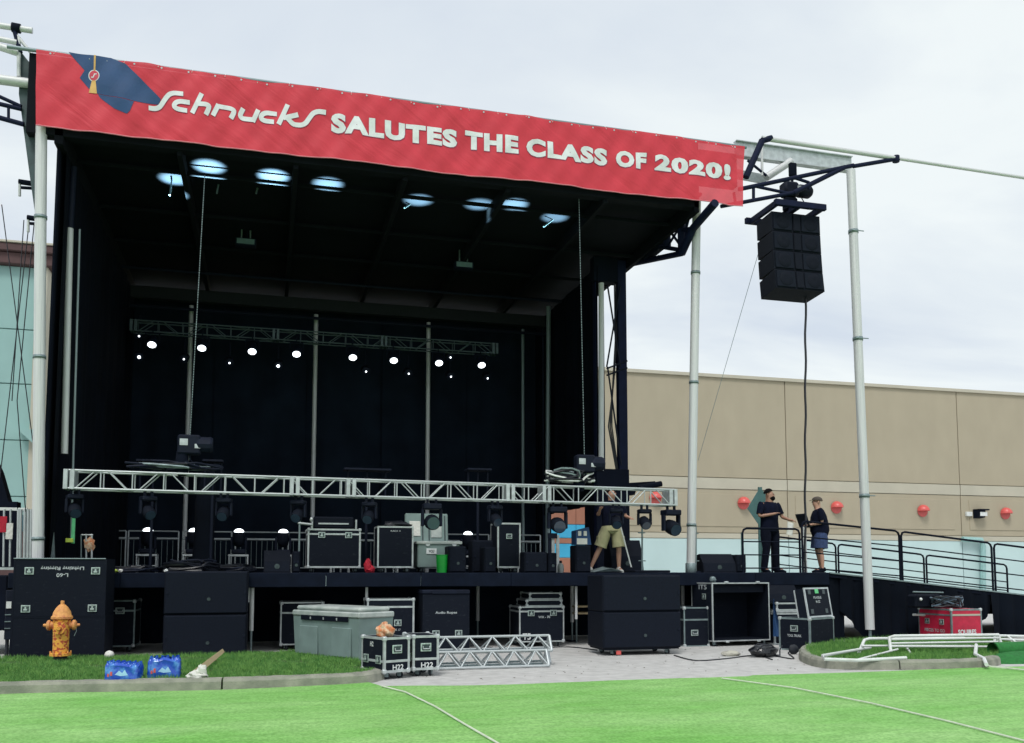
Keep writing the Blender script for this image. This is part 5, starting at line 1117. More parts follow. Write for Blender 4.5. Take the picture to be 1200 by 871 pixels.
# ================================================================ RAMP AND RAILINGS
YRb = YF+1.9; XE = 23.5; sl = (at(1200, 697, YF).z-DK)/(at(1200, 697, YF).x-XD)
zr = lambda x_: DK+min(0, (x_-XD)*sl)
ramp = thing('access_ramp', 'long black skirted access ramp sloping down from the stage deck', 'ramp', ((XD+XE)/2, YF+1, 0))
q = MB(); q.prism([(XD, YF, DK-.002), (XE, YF, zr(XE)), (XE, YF, zr(XE)-.09), (XD, YF, DK-.1)], (0, 4.6, 0)); q.build('ramp_deck', 'black', ramp)
q = MB(); q.prism([(XD, YF-.03, DK+.01), (XE, YF-.03, zr(XE)+.01), (XE, YF-.03, zr(XE)-.02), (XD, YF-.03, DK-.02)], (0, .028, 0)); q.build('ramp_edge', 'alud', ramp)
def skirt_bot(x_):
    pxs = [(X(985, YF), at(985, 716, YF).z), (X(1013, YF), .03), (X(1130, YF), .03), (X(1160, YF), at(1160, 716, YF).z)]
    if pxs[0][0] <= x_ <= pxs[3][0]:
        for (a, za), (b_, zb) in zip(pxs, pxs[1:]):
            if a <= x_ <= b_: return za+(zb-za)*(x_-a)/(b_-a)
    return .03
xa, xb = X(799, YF), X(985, YF)+.12
drape('skirt_cloth', X(895, YF), xb, YF+.06, YF+.06, lambda u: DK-.02, .03, ramp, .055, freq=14)
xa, xb = X(985, YF), X(1160, YF)
drape('skirt_cloth', xa, xb, YF-.0, YF-.0, lambda u: zr(xa+(xb-xa)*u)-.03, lambda u: skirt_bot(xa+(xb-xa)*u), ramp, .055, freq=14, seed=2)
drape('skirt_cloth', xb-.05, XE, YF-.02, YF-.02, lambda u: zr(xb+(XE-xb)*u)-.03, .03, ramp, .055, freq=14, seed=4)
drape('skirt_cloth', X(1010, YF)+.5, XE, YF+4.5, YF+4.5, lambda u: .75, .3, ramp, .02, freq=8, seed=5)
for xx in (XD+.1, XD+2.6, XD+5.1, XD+7.6): rod('ramp_leg', (xx, YF+.2, 0), (xx, YF+.2, zr(xx)-.1), .04, 'alud', ramp)
def railing(x0, x1, Y, h, lab, n=3, r=.022, group='black guard rails along the deck and ramp'):
    z0, z1 = zr(x0), zr(x1); t = thing('guard_rail', lab, 'railing', (x0, Y, z0), 0, group)
    cr_ = .10; P = lambda x_, hh__: Vector((x_, Y, zr(x_)+hh__))
    q = MB(); q.tube([P(x0, 0), P(x0, h-cr_), P(x0, h-cr_*.3)+Vector((cr_*.3, 0, 0)), P(x0+cr_, h), P(x1-cr_, h), P(x1, h-cr_*.3)-Vector((cr_*.3, 0, 0)), P(x1, h-cr_), P(x1, 0)], r, 8); q.build('rail_frame', 'black', t, True)
    for k in range(n): rod('rail_bar', P(x0, h*(.10+.90*(k+.0)/n)), P(x1, h*(.10+.90*(k+.0)/n)), r*.6, 'black', t, 6)
    return t
Yb2 = YF+4.4
for a, b_, l_ in ((905, 980, 'far guard rail seen between the two men'), (983, 1083, 'far guard rail crossing behind the silver wing mast'), (1086, 1180, 'far guard rail above the red flight case, ending before the frame edge')):
    railing(X(a, Yb2), X(b_, Yb2), Yb2, 1.1, l_, 4, .026)
Yf2 = YF+.1
for a, b_, h_, l_ in ((871, 938, .95, 'low near guard rail at the end of the deck by the bearded man'), (941, 1055, 1.12, 'near guard rail in front of the man with the laptop'), (1057.5, 1163, 1.12, 'near guard rail along the ramp below the third red lamp'), (1166, 1270, 1.12, 'near guard rail down the ramp running out of frame')):
    railing(X(a, Yf2), X(b_, Yf2), Yf2, h_, l_, 3, .024)
q = MB(); q.tube([(X(943, Yf2+.9), Yf2+.9, DK), (X(943, Yf2+.9), Yf2+.9, DK+1.05)], .06, 12); tag(q.build('guard_post', 'galv', None, True), 'short pale post on the deck just before the laptop man', 'post')
# white barricade frames lying on the grass
wp = thing('folded_barriers', 'x', 'barrier', (0, 0, 0)); bpy.data.objects.remove(wp)
def wframe(lab, pts, bars, r=.026):
    c0 = gnd(*pts[0][:2], pts[0][2]); t = thing('barricade_frame', lab, 'barrier', c0, 0, 'white tube barricades lying on the grass island')
    P = [gnd(a, b_, z_) if False else at(a, b_, yy) for a, b_, z_, yy in pts]
    q = MB(); q.tube(P, r, 8); q.build('frame_tube', 'white', t, True)
    for (a, b_, y1), (c_, d_, y2) in bars: rod('rail_bar', at(a, b_, y1), at(c_, d_, y2), r*.7, 'white', t, 8)
    return t
Ya = gnd(1000, 776, .13).y; Ym = gnd(1060, 764, .15).y
wframe('white barricade lying flat nearest the kerb corner with a pointed end', [(1062, 771, .15, Ya), (1005, 774, .15, Ya), (966, 772.5, .15, Ya), (964, 768.5, .15, Ya+.2), (1020, 759, .15, Ya+1.4)], [((1006, 773, Ya), (1052, 761, Ya+1))])
wframe('white barricade propped behind the flat one, ends bent down at its left', [(1006, 766, .2, Ym), (1013, 750, .6, Ym+.1), (1019, 748.5, .6, Ym+.15), (1130, 748, .6, Ym+.1)], [((1010, 757, Ym), (1140, 757, Ym+.1)), ((1062, 758, Ym), (1070, 770, Ym-.3))])
wframe('longest white barricade on top with four rails running toward the rolled turf', [(1044, 764, .3, Ym-.2), (1042, 747, .6, Ym-.1), (1048, 745.5, .6, Ym-.05), (1120, 744.5, .6, Ym), (1170, 744, .6, Ym), (1174, 756, .3, Ym-.1)], [((1044, 749.5, Ym-.1), (1172, 747.5, Ym)), ((1044, 754, Ym-.1), (1172, 752, Ym)), ((1044, 757.5, Ym-.15), (1172, 758, Ym-.1))])
wframe('white barricade lying beyond with its end out of frame', [(1166, 756, .3, Ym+.1), (1165, 745, .3, Ym+.2), (1240, 747, .3, Ym+.4), (1240, 760, .3, Ym), (1176, 757, .3, Ym)], [((1168, 749, Ym+.1), (1240, 752, Ym+.2)), ((1180, 745, Ym+.2), (1196, 757, Ym))])
t = wframe('white bent pipe hooked over the end of the kerb by the turf roll', [(1144, 756, .3, Ym-.1), (1143, 767, .2, Ya+.2), (1153, 772, .2, Ya-.1), (1156, 779, .03, Ya-.5)], [], .03)
# turf roll
p = gnd(1150, 780); q = MB(); rr = .15; n_ = 40
def roll(u, v):
    a = 2*pi*2.6*v; r = rr*(1-.22*v)*(1+.05*sin(u*9)); ed = min(1, u*9)**.4; return Vector((X(1157, p.y+.6)+u*4.6, p.y+.55+r*cos(a), .02+rr+r*sin(a)*1.0-(1-ed)*.08*0))
q.grid(roll, 30, n_); o = q.build('turf_roll', 'turfroll', None, True); tag(o, 'loosely rolled darker green artificial turf beside the kerb end', 'turf roll')
tag(MB().blob((p.x+1.75, p.y+.35, .0), 1.65, .4, .19, 30, 12, .06, 9).build('turf_fold', 'turfroll', None, True), 'bulging fold of darker green turf in front of the turf roll', 'turf')
q = MB(); q.tube([gnd(1152, 777, .05), gnd(1160, 781, .06), gnd(1180, 783, .04), gnd(1215, 787, .04)], .014, 6); tag(q.build('white_cord', 'cord', None, True), 'white cord running off from the kerb end by the turf fold', 'cord', 'cords lying on the turf')

# ================================================================ LAWN THINGS
# hydrant
p = gnd(70.5, 776, .11); hy = thing('fire_hydrant', 'weathered yellow and red fire hydrant on the grass in front of black cases', 'fire hydrant', p)
sc = (at(71, 704, p.y).z-p.z)/1.0
q = MB(); q.lathe([(a*sc, b_*sc) for a, b_ in ((.105, 0), (.105, .10), (.12, .105))], p, 16); q.build('foot_collar', 'rubber', hy, True)
q = MB(); q.lathe([(a*sc, b_*sc) for a, b_ in ((.165, .105), (.165, .15), (.12, .155), (.125, .42), (.13, .63), (.135, .68), (.16, .70))], p, 20); q.build('barrel', 'hyd', hy, True)
q = MB(); q.lathe([(a*sc, b_*sc) for a, b_ in ((.165, .705), (.165, .74), (.145, .76), (.13, .82), (.09, .89), (.045, .935), (.03, .94), (.03, .99), (.015, 1.0))], p, 20); q.build('bonnet', 'hydcap', hy, True)
for k in range(8):
    a = 2*pi*k/8+.2; q = MB(); q.lathe([(.014, -.02), (.014, .06)], p+Vector((.15*sc*cos(a), .15*sc*sin(a), .12*sc)), 6); q.build('flange_bolt', 'hydcap', hy)
for s_ in (-1, 1):
    q = MB(); q.lathe([(.06*sc, 0), (.065*sc, .05*sc), (.085*sc, .055*sc), (.085*sc, .09*sc), (.06*sc, .11*sc), (.028*sc, .115*sc), (.022*sc, .16*sc)], p+Vector((s_*.115*sc, 0, .60*sc)), 14, Matrix.Rotation(s_*R(90), 3, 'Y')); q.build('side_nozzle', 'hydcap', hy, True)
q = MB(); q.lathe([(.085*sc, 0), (.09*sc, .04*sc), (.1*sc, .045*sc), (.1*sc, .07*sc), (.04*sc, .075*sc), (.03*sc, .11*sc)], p+Vector((0, -.11*sc, .56*sc)), 14, Matrix.Rotation(R(90), 3, 'X')); q.build('front_nozzle', 'hyd', hy, True)
q = MB(); q.tube([p+Vector((.21*sc, 0, .58*sc)), p+Vector((.23*sc, -.02, .50*sc)), p+Vector((.20*sc, -.03, .42*sc))], .006, 5); q.build('chain', 'alud', hy)
# water packs
for i, (xa, xb, yt, yb, l_) in enumerate(((125, 166, 774, 797, 'slumped blue-wrapped pack of water bottles beside the white ball'), (173, 212, 769, 794, 'squarer blue-wrapped pack of water bottles beside the wooden board'))):
    c = gnd((xa+xb)/2, yb, .12); w = X(xb, c.y)-X(xa, c.y); h = at((xa+xb)/2, yt, c.y).z-.12; t = thing('water_pack', l_, 'water pack', c, (-.12, .05)[i], 'blue water bottle packs on the grass', False)
    rd = random.Random(i); nx, ny = 6, 4; r = w/nx/2
    def wrap(u, v):
        a = 2*pi*u; cx_ = cos(a); sy_ = sin(a); e = .38; X_ = (abs(cx_)**e)*(1 if cx_ > 0 else -1)*w/2; Y_ = (abs(sy_)**e)*(1 if sy_ > 0 else -1)*.17
        k = (1, 1, 1.0, .96, .80)[min(4, int(v*4.01))]; hh = h*(.02+.9*v)+(.015*sin(X_*40+i)*v)+(.012*sin(u*60)); sag = (-.03*(X_/w+.5)*v if i == 0 else 0)
        return Vector((X_*k*(1+.02*sin(v*20+u*30)), Y_*k*(1+.05*sin(v*9+u*24)), hh+sag))
    q = MB(); q.grid(wrap, 48, 8); q.build('shrink_wrap', 'water', t, True)
    for a in range(nx):
        for b_ in range(ny):
            q = MB(); q.lathe([(r*.85, 0), (r*.95, h*.75), (r*.5, h*.9), (r*.35, h*.92), (r*.35, h*.985+rd.uniform(0, .01))], (-w/2+r*1.15+a*(w-2.3*r)/(nx-1), -.13+b_*.26/(ny-1), -.03*(a/nx) if i == 0 else 0), 10); q.build('bottle', 'water', t, True)
    q = MB(); z_ = h*.35; q.add([(-.07, -.178, z_), (-.02, -.18, z_+.05), (.02, -.18, z_+.02), (.05, -.18, z_+.06), (.09, -.178, z_-.01), (0, -.18, z_-.02)], [(0, 1, 2, 3, 4, 5)]); q.build('wrap_print', 'mark', t)
    q = MB(); q.box(-w*.38, -w*.33, -.182, -.179, h*.25, h*.4); q.box(-w*.3, -w*.24, -.182, -.179, h*.3, h*.5); q.build('wrap_print', 'redlamp', t)
c = gnd(128, 772, .12); tag(MB().blob((c.x, c.y, .18), .075, .07, .07, 16, 10, .03, 2).build('foam_ball', 'paper', None, True), 'off-white round lump on the grass behind the slumped water pack', 'ball')
# plank and paper
c0, c1_ = gnd(224, 793, .14), at(262, 762, gnd(240, 775, .12).y); t = thing('wooden_board', 'pale wooden board leaning up from the grass beside the crumpled paper', 'board', c0); q = MB(); d = (c1_-c0).normalized(); s_ = d.cross(Vector((0, 1, 0))).normalized()*.045
q.prism([c0-s_, c1_-s_*.8, c1_+s_*.6+d*-.03, c0+s_*1.1], (0, .05, 0)); q.build('board_length', 'wood', t)
rod('prop_stake', c1_.lerp(c0, .35)+Vector((0, .06, -.02)), Vector((c1_.x-.1, c1_.y+.15, .1)), .015, 'wood', t)
c = gnd(231, 797, .12); t = thing('crumpled_paper', 'crumpled off-white paper at the foot of the wooden board', 'paper', c); q = MB(); q.blob(c+Vector((0, .06, .05)), .13, .08, .06, 22, 12, .2, 12); q.blob(c+Vector((.05, .05, .11)), .06, .06, .07, 16, 10, .22, 14); q.build('paper_crumple', 'paper', t, True)
# barricades and dark frame at the far side
YG = 19.0
t = thing('crowd_barrier', 'white barred barrier with paper tags beside the big silver mast', 'barrier', at(20, 668, YG))
for a, b_ in ((0, 20), (21, 32)): q = MB(); p0, p1 = at(a-20*(a == 0), 598.5, YG), at(b_, 594.5, YG); q.box(p0.x, p1.x, YG, YG+.05, at(15, 598.5, YG).z, at(15, 595, YG).z, .004); q.build('top_rail', 'white', t)
for px in (-8, 5, 12.5, 22, 24.5, 29.5, 33.5, 37): rod('upright', at(px-1, 664, YG), at(px, 597, YG), .02 if px < 14 else .03, 'alu', t)
q = MB(); q.box(at(-20, 668, YG-.1).x, at(18, 668, YG-.1).x, YG-.1, YG-.05, at(0, 668, YG-.1).z, at(0, 665, YG-.1).z); q.build('bottom_rail', 'alu', t)
for px, py, m_ in ((4, 614, 'redcl'), (11, 622, 'paper')):
    q = MB(); p = at(px, py, YG-.05); q.box(p.x-.06, p.x+.06, YG-.06, YG-.04, p.z-.16, p.z+.14, .004); q.build('tag_paper', m_, t)
q = MB(); q.prism([at(23, 604, YG+.3), at(36, 603, YG+.3), at(36, 616, YG+.3), at(33, 640, YG+.3), at(24, 616, YG+.3)], (0, .05, 0)); q.build('blue_cloth', mat('teal cloth', (.07, .22, .28), .8), t)
t = thing('dark_gantry', 'black sloping trailer arm and frame beyond the white barrier', 'trailer', at(8, 660, 19.8)); q = MB()
q.prism([at(-10, 530, 19.8), at(0, 553, 19.8), at(10, 588, 19.8), at(20, 588, 19.8), at(20, 667, 19.8), at(-40, 667, 19.8), at(-40, 500, 19.8)], (0, .3, 0)); q.build('gantry_arm', 'black', t)
q = MB(); q.box(at(-60, 670, 19).x, at(16, 670, 19).x, 18.6, 20.6, .45, DK-.05, .02); q.build('chassis', 'black', t)
t = thing('rack_case', 'open black rack with a white panel and thin shelves beside the lighting case stack', 'rack', gnd(9, 768)); Y = 17.6; a, c_ = X(8, Y), X(15, Y)
q = MB(); q.box(a, c_+.25, Y, Y+.5, .35, 1.2, .01); q.build('rack_body', 'steel', t); q = MB(); q.box(X(9, Y-.02), X(15, Y-.02), Y-.02, Y-.003, at(10, 713, Y).z, at(10, 705, Y).z); q.build('white_panel', 'white', t)
for py in (720, 728, 736): q = MB(); q.box(X(8, Y-.02), X(15, Y-.02), Y-.02, Y-.003, at(10, py+1, Y).z, at(10, py, Y).z); q.build('shelf_edge', 'alud', t)
for sx in (a+.03, c_+.2): rod('leg', (sx, Y+.1, 0), (sx, Y+.1, .36), .03, 'rubber', t)

# ================================================================ PEOPLE
def skinmesh(name, joints, edges, parent, m_, sub_=2):
    names_ = list(joints); me = bpy.data.meshes.new(name); me.from_pydata([joints[k][0] for k in names_], [(names_.index(a), names_.index(b_)) for a, b_ in edges], [])
    o = put(name, me, parent); md = o.modifiers.new('skin', 'SKIN'); sv = me.skin_vertices[0].data
    for i, k in enumerate(names_):
        r = joints[k][1]; sv[i].radius = r if isinstance(r, tuple) else (r, r)
        sv[i].use_root = (i == 0)
    md.use_smooth_shade = True; sb = o.modifiers.new('sub', 'SUBSURF'); sb.levels = sb.render_levels = sub_
    me.materials.append(M[m_]); return o
def person(lab, loc, rz, H, skin, arms, legs, head_turn=0, lean=0, build=1.0):
    t = thing('person', lab, 'person', loc, rz, None, False); k = H/1.78; b_ = build
    V = lambda x_, y_, z_: Vector((x_*k, (y_-lean*max(0, z_-.95))*k, z_*k))
    J = {'pelvis': (V(0, 0, .95), (.13*b_*k, .10*b_*k)), 'waist': (V(0, 0, 1.10), (.125*b_*k, .10*b_*k)), 'chest': (V(0, 0, 1.30), (.135*b_*k, .088*b_*k)), 'neck': (V(0, .0, 1.49), .066*k),
         'jaw': (V(0, -.02, 1.56), (.080*k, .088*k)), 'skull': (V(0, -.005, 1.65), (.094*k, .108*k)), 'crown': (V(0, .005, 1.72), (.07*k, .08*k)), 'nose': (V(.11*sin(head_turn), -.118*cos(head_turn), 1.632), .016*k)}
    E = [('pelvis', 'waist'), ('waist', 'chest'), ('chest', 'neck'), ('neck', 'jaw'), ('jaw', 'skull'), ('skull', 'crown'), ('skull', 'nose')]
    for s_, nm in ((-1, 'r'), (1, 'l')):
        (e, w_, hd) = arms[nm]; (kn, an, toe) = legs[nm]
        sh = V(s_*.19*b_, 0, 1.445); e = V(*e); w_ = V(*w_); hd = V(*hd)
        J['sh'+nm] = (sh, .044*k); J['el'+nm] = (e, .042*k); J['wr'+nm] = (w_, .028*k); J['ha'+nm] = (w_.lerp(hd, .55), (.042*k, .018*k))
        E += [('chest', 'sh'+nm), ('sh'+nm, 'el'+nm), ('el'+nm, 'wr'+nm), ('wr'+nm, 'ha'+nm)]
        d = (hd-w_).normalized(); sd_ = d.cross(Vector((0, 0, 1))).normalized(); pal = J['ha'+nm][0]
        for fi, (o_, l_) in enumerate(((-.03, .075), (-.01, .085), (.01, .08), (.03, .062))):
            J['f%d%s' % (fi, nm)] = (pal+sd_*o_*k+d*.035*k, .0095*k); J['g%d%s' % (fi, nm)] = (pal+sd_*o_*1.1*k+d*l_*k+Vector((0, 0, -.015)), .008*k)
            E += [('ha'+nm, 'f%d%s' % (fi, nm)), ('f%d%s' % (fi, nm), 'g%d%s' % (fi, nm))]
        J['th'+nm] = (pal+sd_*(.05 if s_ > 0 else -.05)*k+d*.012*k+Vector((0, 0, .012)), .010*k); E += [('ha'+nm, 'th'+nm)]
        hip = V(s_*.10*b_, 0, .90); J['hi'+nm] = (hip, .088*b_*k); J['kn'+nm] = (V(*kn), .056*k); J['ca'+nm] = (V(*kn).lerp(V(*an), .35)+Vector((0, .015, 0)), .056*k); J['an'+nm] = (V(*an), .036*k); J['to'+nm] = (V(*toe), .032*k)
        E += [('pelvis', 'hi'+nm), ('hi'+nm, 'kn'+nm), ('kn'+nm, 'ca'+nm), ('ca'+nm, 'an'+nm), ('an'+nm, 'to'+nm)]
    skinmesh('body', J, E, t, skin)
    return t, J, k
def shirt(t, J, k, m_, b_=1, sleeve=.75, hem=.88, dp=1.0):
    q = MB(); P = {n: J[n][0] for n in J}
    pel, wa, ch, nk = P['pelvis'], P['waist'], P['chest'], P['neck']
    q.loft([(pel.lerp(wa, -.35*0)+Vector((0, 0, (hem-.95)*k)), .19*b_*k, .14*b_*k), (pel+Vector((0, 0, .02)), .19*b_*k, .145*b_*k*dp), (wa, .178*b_*k, .142*b_*k*dp), (ch, .205*b_*k, .135*b_*k*(1+(dp-1)*.5)), (ch+Vector((0, 0, .08*k)), .212*b_*k, .125*b_*k), (ch+Vector((0, 0, .13*k)), .19*b_*k, .105*b_*k), (ch+Vector((0, 0, .165*k)), .13*b_*k, .085*b_*k), (nk+Vector((0, 0, .005)), .07*k, .07*k)], 18)
    for nm in 'rl':
        sh, el = P['sh'+nm], P['el'+nm]; s_ = sh+(P['chest']-sh)*.5+Vector((0, 0, .012)); q.loft([(s_, .05*k, .05*k), (sh+(P['chest']-sh)*.12+Vector((0,0,.004)), .058*k, .060*k), (sh-Vector((0,0,.012)), .066*k, .066*k), (sh.lerp(el, .15), .072*k, .074*k), (sh.lerp(el, .45), .070*k, .070*k), (sh.lerp(el, sleeve), .068*k, .07*k)], 12)
    return q.build('shirt', m_, t, True)
def legwear(t, J, k, m_, b_=1, cut=1.0, name='trousers', flare=1.0):
    q = MB(); P = {n: J[n][0] for n in J}; pel = P['pelvis']
    q.loft([(pel+Vector((0, 0, .06*k)), .165*b_*k, .125*b_*k), (pel, .18*b_*k, .14*b_*k), (pel-Vector((0, 0, .09*k)), .185*b_*k, .145*b_*k), (pel-Vector((0, 0, .15*k)), .11*b_*k, .09*b_*k)], 18)
    for nm in 'rl':
        hi, kn, an = P['hi'+nm], P['kn'+nm], P['an'+nm]; secs = [(hi+Vector((0, 0, .03)), .085*b_*k, .11*b_*k), (hi.lerp(kn, .3), .098*b_*k*flare, .112*b_*k*flare)]
        if cut < 1: secs += [(hi.lerp(kn, .7), .098*k*flare*b_, .108*k*flare*b_), (hi.lerp(kn, cut), .105*k*flare*b_, .112*k*flare*b_)]
        else: secs += [(kn, .078*k, .085*k), (kn.lerp(an, .5), .072*k, .076*k), (kn.lerp(an, .97), .068*k, .074*k)]
        q.loft(secs, 14)
    return q.build(name, m_, t, True)
def shoes(t, J, k, m_='black'):
    for nm in 'rl':
        an, to = J['an'+nm][0], J['to'+nm][0]; d = (to-an); d.z = 0; d.normalize(); z0 = min(an.z, to.z)-.055*k
        q = MB(); secs = []
        for f_, w_, h_ in ((-.06, .03, .05), (-.04, .042, .075), (.02, .043, .075), (.1, .048, .05), (.17, .045, .035), (.21, .025, .025)):
            secs.append((Vector((an.x, an.y, 0))+d*f_*k+Vector((0, 0, z0+h_*k*.9)), w_*k, h_*k*.9))
        q.loft(secs, 12); q.build('shoe', m_, t, True)
        q = MB(); a = Vector((an.x, an.y, z0)); s_ = Vector((-d.y, d.x, 0)); q.prism([a-d*.06*k-s_*.04*k, a+d*.2*k-s_*.045*k, a+d*.2*k+s_*.045*k, a-d*.06*k+s_*.04*k], (0, 0, .02*k)); q.build('sole', 'rubber' if m_ != 'white' else 'white', t)
def hair(t, J, k, m_, cap=1.0, turn=0, low=.0):
    c = J['skull'][0]+Vector((0, .010*k, .016*k)); q = MB()
    def fn(u, v):
        a = 2*pi*u; p = -.55+v*(pi/2+.55); front = max(0, -sin(a-turn)+.15); pp = max(p, min(.6, front*.7)); return c+Vector((.099*k*cos(a)*cos(pp), .116*k*sin(a)*cos(pp), .108*k*sin(pp)*cap+.004*sin(a*11)))
    q.grid(fn, 28, 8); return q.build('hair', m_, t, True)
def face(t, J, k, turn, glasses=False, beard=None):
    c = J['skull'][0]; f = Vector((sin(turn), -cos(turn), 0)); s_ = Vector((cos(turn), sin(turn), 0))
    for s in (-1, 1):
        q = MB(); q.blob(c+f*.098*k+s_*s*.035*k+Vector((0, 0, .0)), .012*k, .01*k, .009*k, 8, 6, 0); q.build('eye', 'black', t, True)
        q = MB(); q.blob(c-f*.01*k+s_*s*.096*k+Vector((0, 0, -.015*k)), .014*k, .02*k, .03*k, 8, 6, 0); q.build('ear', t.children[0].data.materials[0] if t.children else 'skin', t, True)
    q = MB(); q.blob(c+f*.098*k+Vector((0, 0, -.068*k)), .022*k, .008*k, .006*k, 8, 6, 0); q.build('mouth', 'redcl' if not beard else 'skin2', t, True)
    if glasses:
        for s in (-1, 1): q = MB(); q.blob(c+f*.108*k+s_*s*.034*k, .026*k, .012*k, .016*k, 10, 6, 0); q.build('glasses', 'black', t, True)
        for s in (-1, 1): rod('temple', c+f*.09*k+s_*s*.06*k, c-f*.01*k+s_*s*.09*k, .004, 'black', t, 5)
    if beard:
        q = MB(); q.blob(c+f*.045*k+Vector((0, 0, -.088*k)), .084*k, .080*k, .064*k, 18, 10, .05, 3); q.build('beard', beard, t, True)
DKz = DK+.004
def stand(): return {'r': ((-.11, -.01, .50), (-.13, .02, .085), (-.16, -.13, .04)), 'l': ((.12, -.01, .50), (.15, .02, .085), (.2, -.12, .04))}
# bearded man
Y = 18.25; h_ = at(903, 572.5, Y).z-DK
t, J, k = person('bearded man in a dark navy tee shirt and dark trousers holding white paper', (X(903, Y), Y, DKz), R(14), h_, 'skin2',
    {'r': ((-.31, -.02, 1.17), (-.08, -.22, 1.22), (.0, -.26, 1.24)), 'l': ((.29, -.08, 1.17), (.27, -.30, 1.10), (.34, -.38, 1.07))}, {'r': ((-.12, -.02, .50), (-.15, .03, .085), (-.18, -.12, .04)), 'l': ((.13, -.03, .50), (.17, .0, .085), (.22, -.14, .04))}, R(38), build=1.15)
shirt(t, J, k, 'shirt', 1.12, .8); legwear(t, J, k, 'trous', 1.08, 1.0); shoes(t, J, k); hair(t, J, k, 'hair', 1, R(36)); face(t, J, k, R(36), beard='hair')
q = MB(); J_ = J['hal'][0]; q.box(J_.x-.05, J_.x+.06, J_.y-.03, J_.y-.02, J_.z-.24, J_.z+.0); q.build('badge', 'letter', t) if False else None
pl = Matrix.Translation(t.location) @ Matrix.Rotation(R(14), 4, 'Z') @ J['hal'][0]
pa = thing('paper_sheets', 'folded white paper hanging from the hand of the bearded man', 'paper', pl); q = MB(); q.grid(lambda u, v: pl+Vector((-.14+.14*u-.04*(1-v), -.05+.02*sin(u*6), -.02-.28*(1-v)-.05*u)), 5, 5); o = q.build('sheet', 'paper', pa); o.modifiers.new('s', 'SOLIDIFY').thickness = .004
# laptop man
Y = 18.9; h_ = at(962, 582, Y).z-DK
t, J, k = person('man in a cap, glasses, navy tee shirt and denim shorts typing on an open laptop', (X(962, Y), Y, DKz), R(-112), h_, 'skin',
    {'r': ((-.25, .02, 1.15), (-.15, -.25, 1.10), (-.10, -.34, 1.10)), 'l': ((.25, .02, 1.14), (.15, -.25, 1.10), (.10, -.34, 1.10))}, {'r': ((-.16, -.04, .50), (-.22, .05, .085), (-.25, -.1, .04)), 'l': ((.14, -.02, .50), (.2, -.0, .085), (.25, -.14, .04))}, 0, build=1.2, lean=.05)
shirt(t, J, k, 'shirt', 1.2, .8, .84, 1.25); legwear(t, J, k, 'jeans', 1.2, .86, 'shorts', 1.2); shoes(t, J, k); face(t, J, k, 0, True)
hair(t, J, k, 'hair2'); c = J['skull'][0]; q = MB(); q.grid(lambda u, v: c+Vector((.103*k*cos(2*pi*u)*cos(v*pi/2), .123*k*sin(2*pi*u)*cos(v*pi/2), .035*k+.092*k*sin(v*pi/2))), 20, 7); q.prism([c+Vector((-.07*k, -.09*k, .04*k)), c+Vector((.07*k, -.09*k, .04*k)), c+Vector((.05*k, -.17*k, .025*k)), c+Vector((-.05*k, -.17*k, .025*k))], (0, 0, .01)); q.build('cap', mat('brown cap', (.07, .055, .045), .8), t, True)
M4 = Matrix.Translation(t.location) @ Matrix.Rotation(R(-112), 4, 'Z'); c = J['har'][0].lerp(J['hal'][0], .5)+Vector((0, -.06, -.045))
lp = thing('laptop', 'open black laptop held by the man in denim shorts', 'laptop', M4 @ c+Vector((.13, -.03, .0)), R(-80), None, False); lp.scale = (1.0, 1.0, 1.2)
q = MB(); q.box(-.18, .18, -.13, .12, 0, .02, .004); q.build('keyboard_base', 'rubber', lp)
q = MB(); q.box(-.18, .18, -.008, .008, 0, .27, .003, T=Matrix.Translation((0, -.13, .015)) @ Matrix.Rotation(R(26), 4, 'X')); q.build('screen_lid', 'rubber', lp)
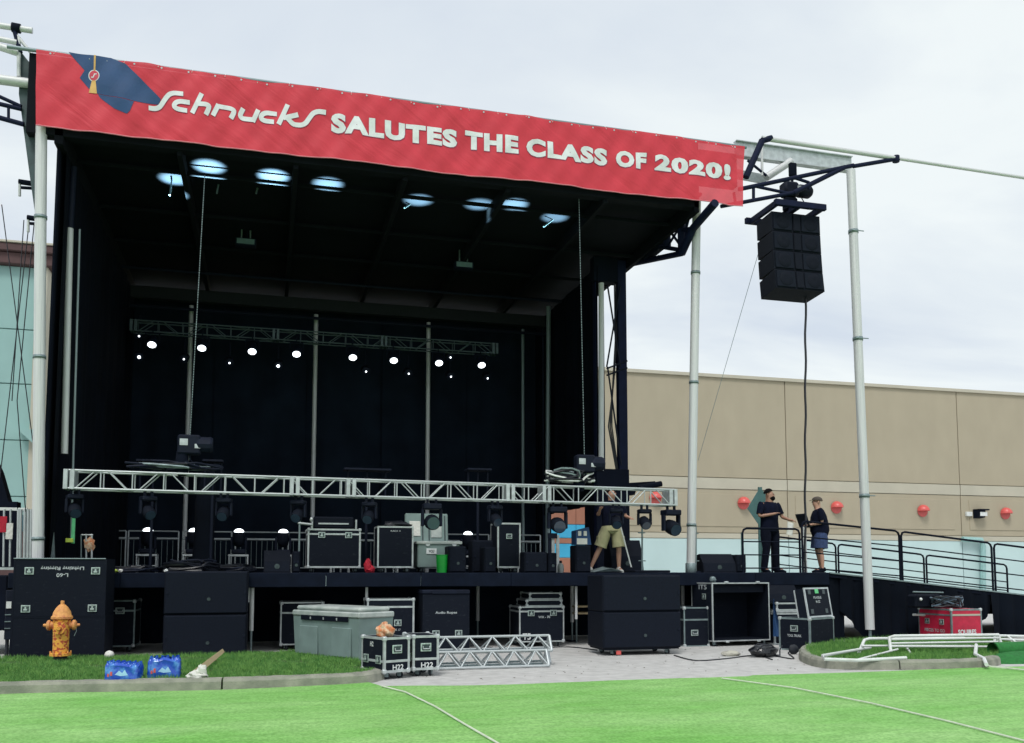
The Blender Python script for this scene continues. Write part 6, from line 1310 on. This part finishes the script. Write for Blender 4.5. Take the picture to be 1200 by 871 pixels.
# khaki shorts man
Y = 18.6; h_ = at(716, 571, Y).z-DK
t, J, k = person('person in khaki cargo shorts and dark shirt striding behind the low silver truss', (X(717, Y), Y, DKz), R(-4), h_, 'skin',
    {'r': ((-.30, -.05, 1.18), (-.32, -.25, 1.28), (-.32, -.33, 1.33)), 'l': ((.30, -.03, 1.17), (.32, -.26, 1.12), (.33, -.35, 1.10))}, {'r': ((-.24, .05, .50), (-.44, .06, .09), (-.52, -.06, .04)), 'l': ((.15, -.03, .49), (.16, .02, .085), (.17, -.13, .04))}, 0, build=1.08)
shirt(t, J, k, 'shirt', 1.08, .8, .90); legwear(t, J, k, 'khaki', 1.15, .92, 'shorts', 1.12); shoes(t, J, k, 'paper'); hair(t, J, k, 'hair2'); face(t, J, k, 0)
for nm, s_ in (('r', -1), ('l', 1)):
    c = J['hi'+nm][0].lerp(J['kn'+nm][0], .55)+Vector((s_*.105*k, -.02, 0)); q = MB(); q.box(c.x-.02, c.x+.02, c.y-.07, c.y+.07, c.z-.09, c.z+.08, .012); q.build('cargo_pocket', 'khaki', t)
pp0, pp1 = at(727, 616, Y-.3), at(740, 666, Y-.3); t = thing('pole', 'thin white pole leaning beside the striding person in khaki shorts', 'pole', pp1); rod('shaft', pp1, pp0, .016, 'white', t)
q = MB(); q.blob(pp1+Vector((0, 0, .01)), .03, .03, .02, 8, 6, 0); q.build('tip', 'rubber', t, True)
for pts, l_ in (([(700, 762), (660, 758), (600, 762), (560, 757), (520, 760)], 'black cable running along the concrete behind the triangular truss'), ([(790, 768), (815, 774), (850, 772), (885, 768), (905, 773)], 'black cable snaking on the concrete to the shiny black bag'), ([(905, 768), (930, 772), (925, 764), (960, 763)], 'short black cable between the black bag and the propped-lid case')):
    q = MB(); ps = smooth_line([gnd(*p_, .012) for p_ in pts], 8); q.tube(ps, .011, 6); tag(q.build('floor_cable', 'cable', None, True), l_, 'cable')
# debris under and around: small leaves / chips on the concrete and turf
rd = random.Random(9)
V = []; Fc = []
for k_ in range(160):
    x_, y_ = rd.uniform(-2, 9), rd.uniform(TE+.3, 16.8); s_ = rd.uniform(.006, .02); a = rd.uniform(0, 6); i = len(V)
    if inpoly(x_, y_, isl_left) or inpoly(x_, y_, isl_right): continue
    for j in range(4): V.append((x_+s_*cos(a+j*1.57)*(1+.5*(j % 2)), y_+s_*sin(a+j*1.57), .005+.008*(j % 2)))
    Fc.append((i, i+1, i+2, i+3))
me = bpy.data.meshes.new('litter'); me.from_pydata(V, [], Fc); me.materials.append(M['stone'] if False else mat('dry leaf', (.10, .08, .05), .9)); tag(put('litter', me), 'scattered dry leaf bits on the pale concrete', 'litter', kind='stuff')
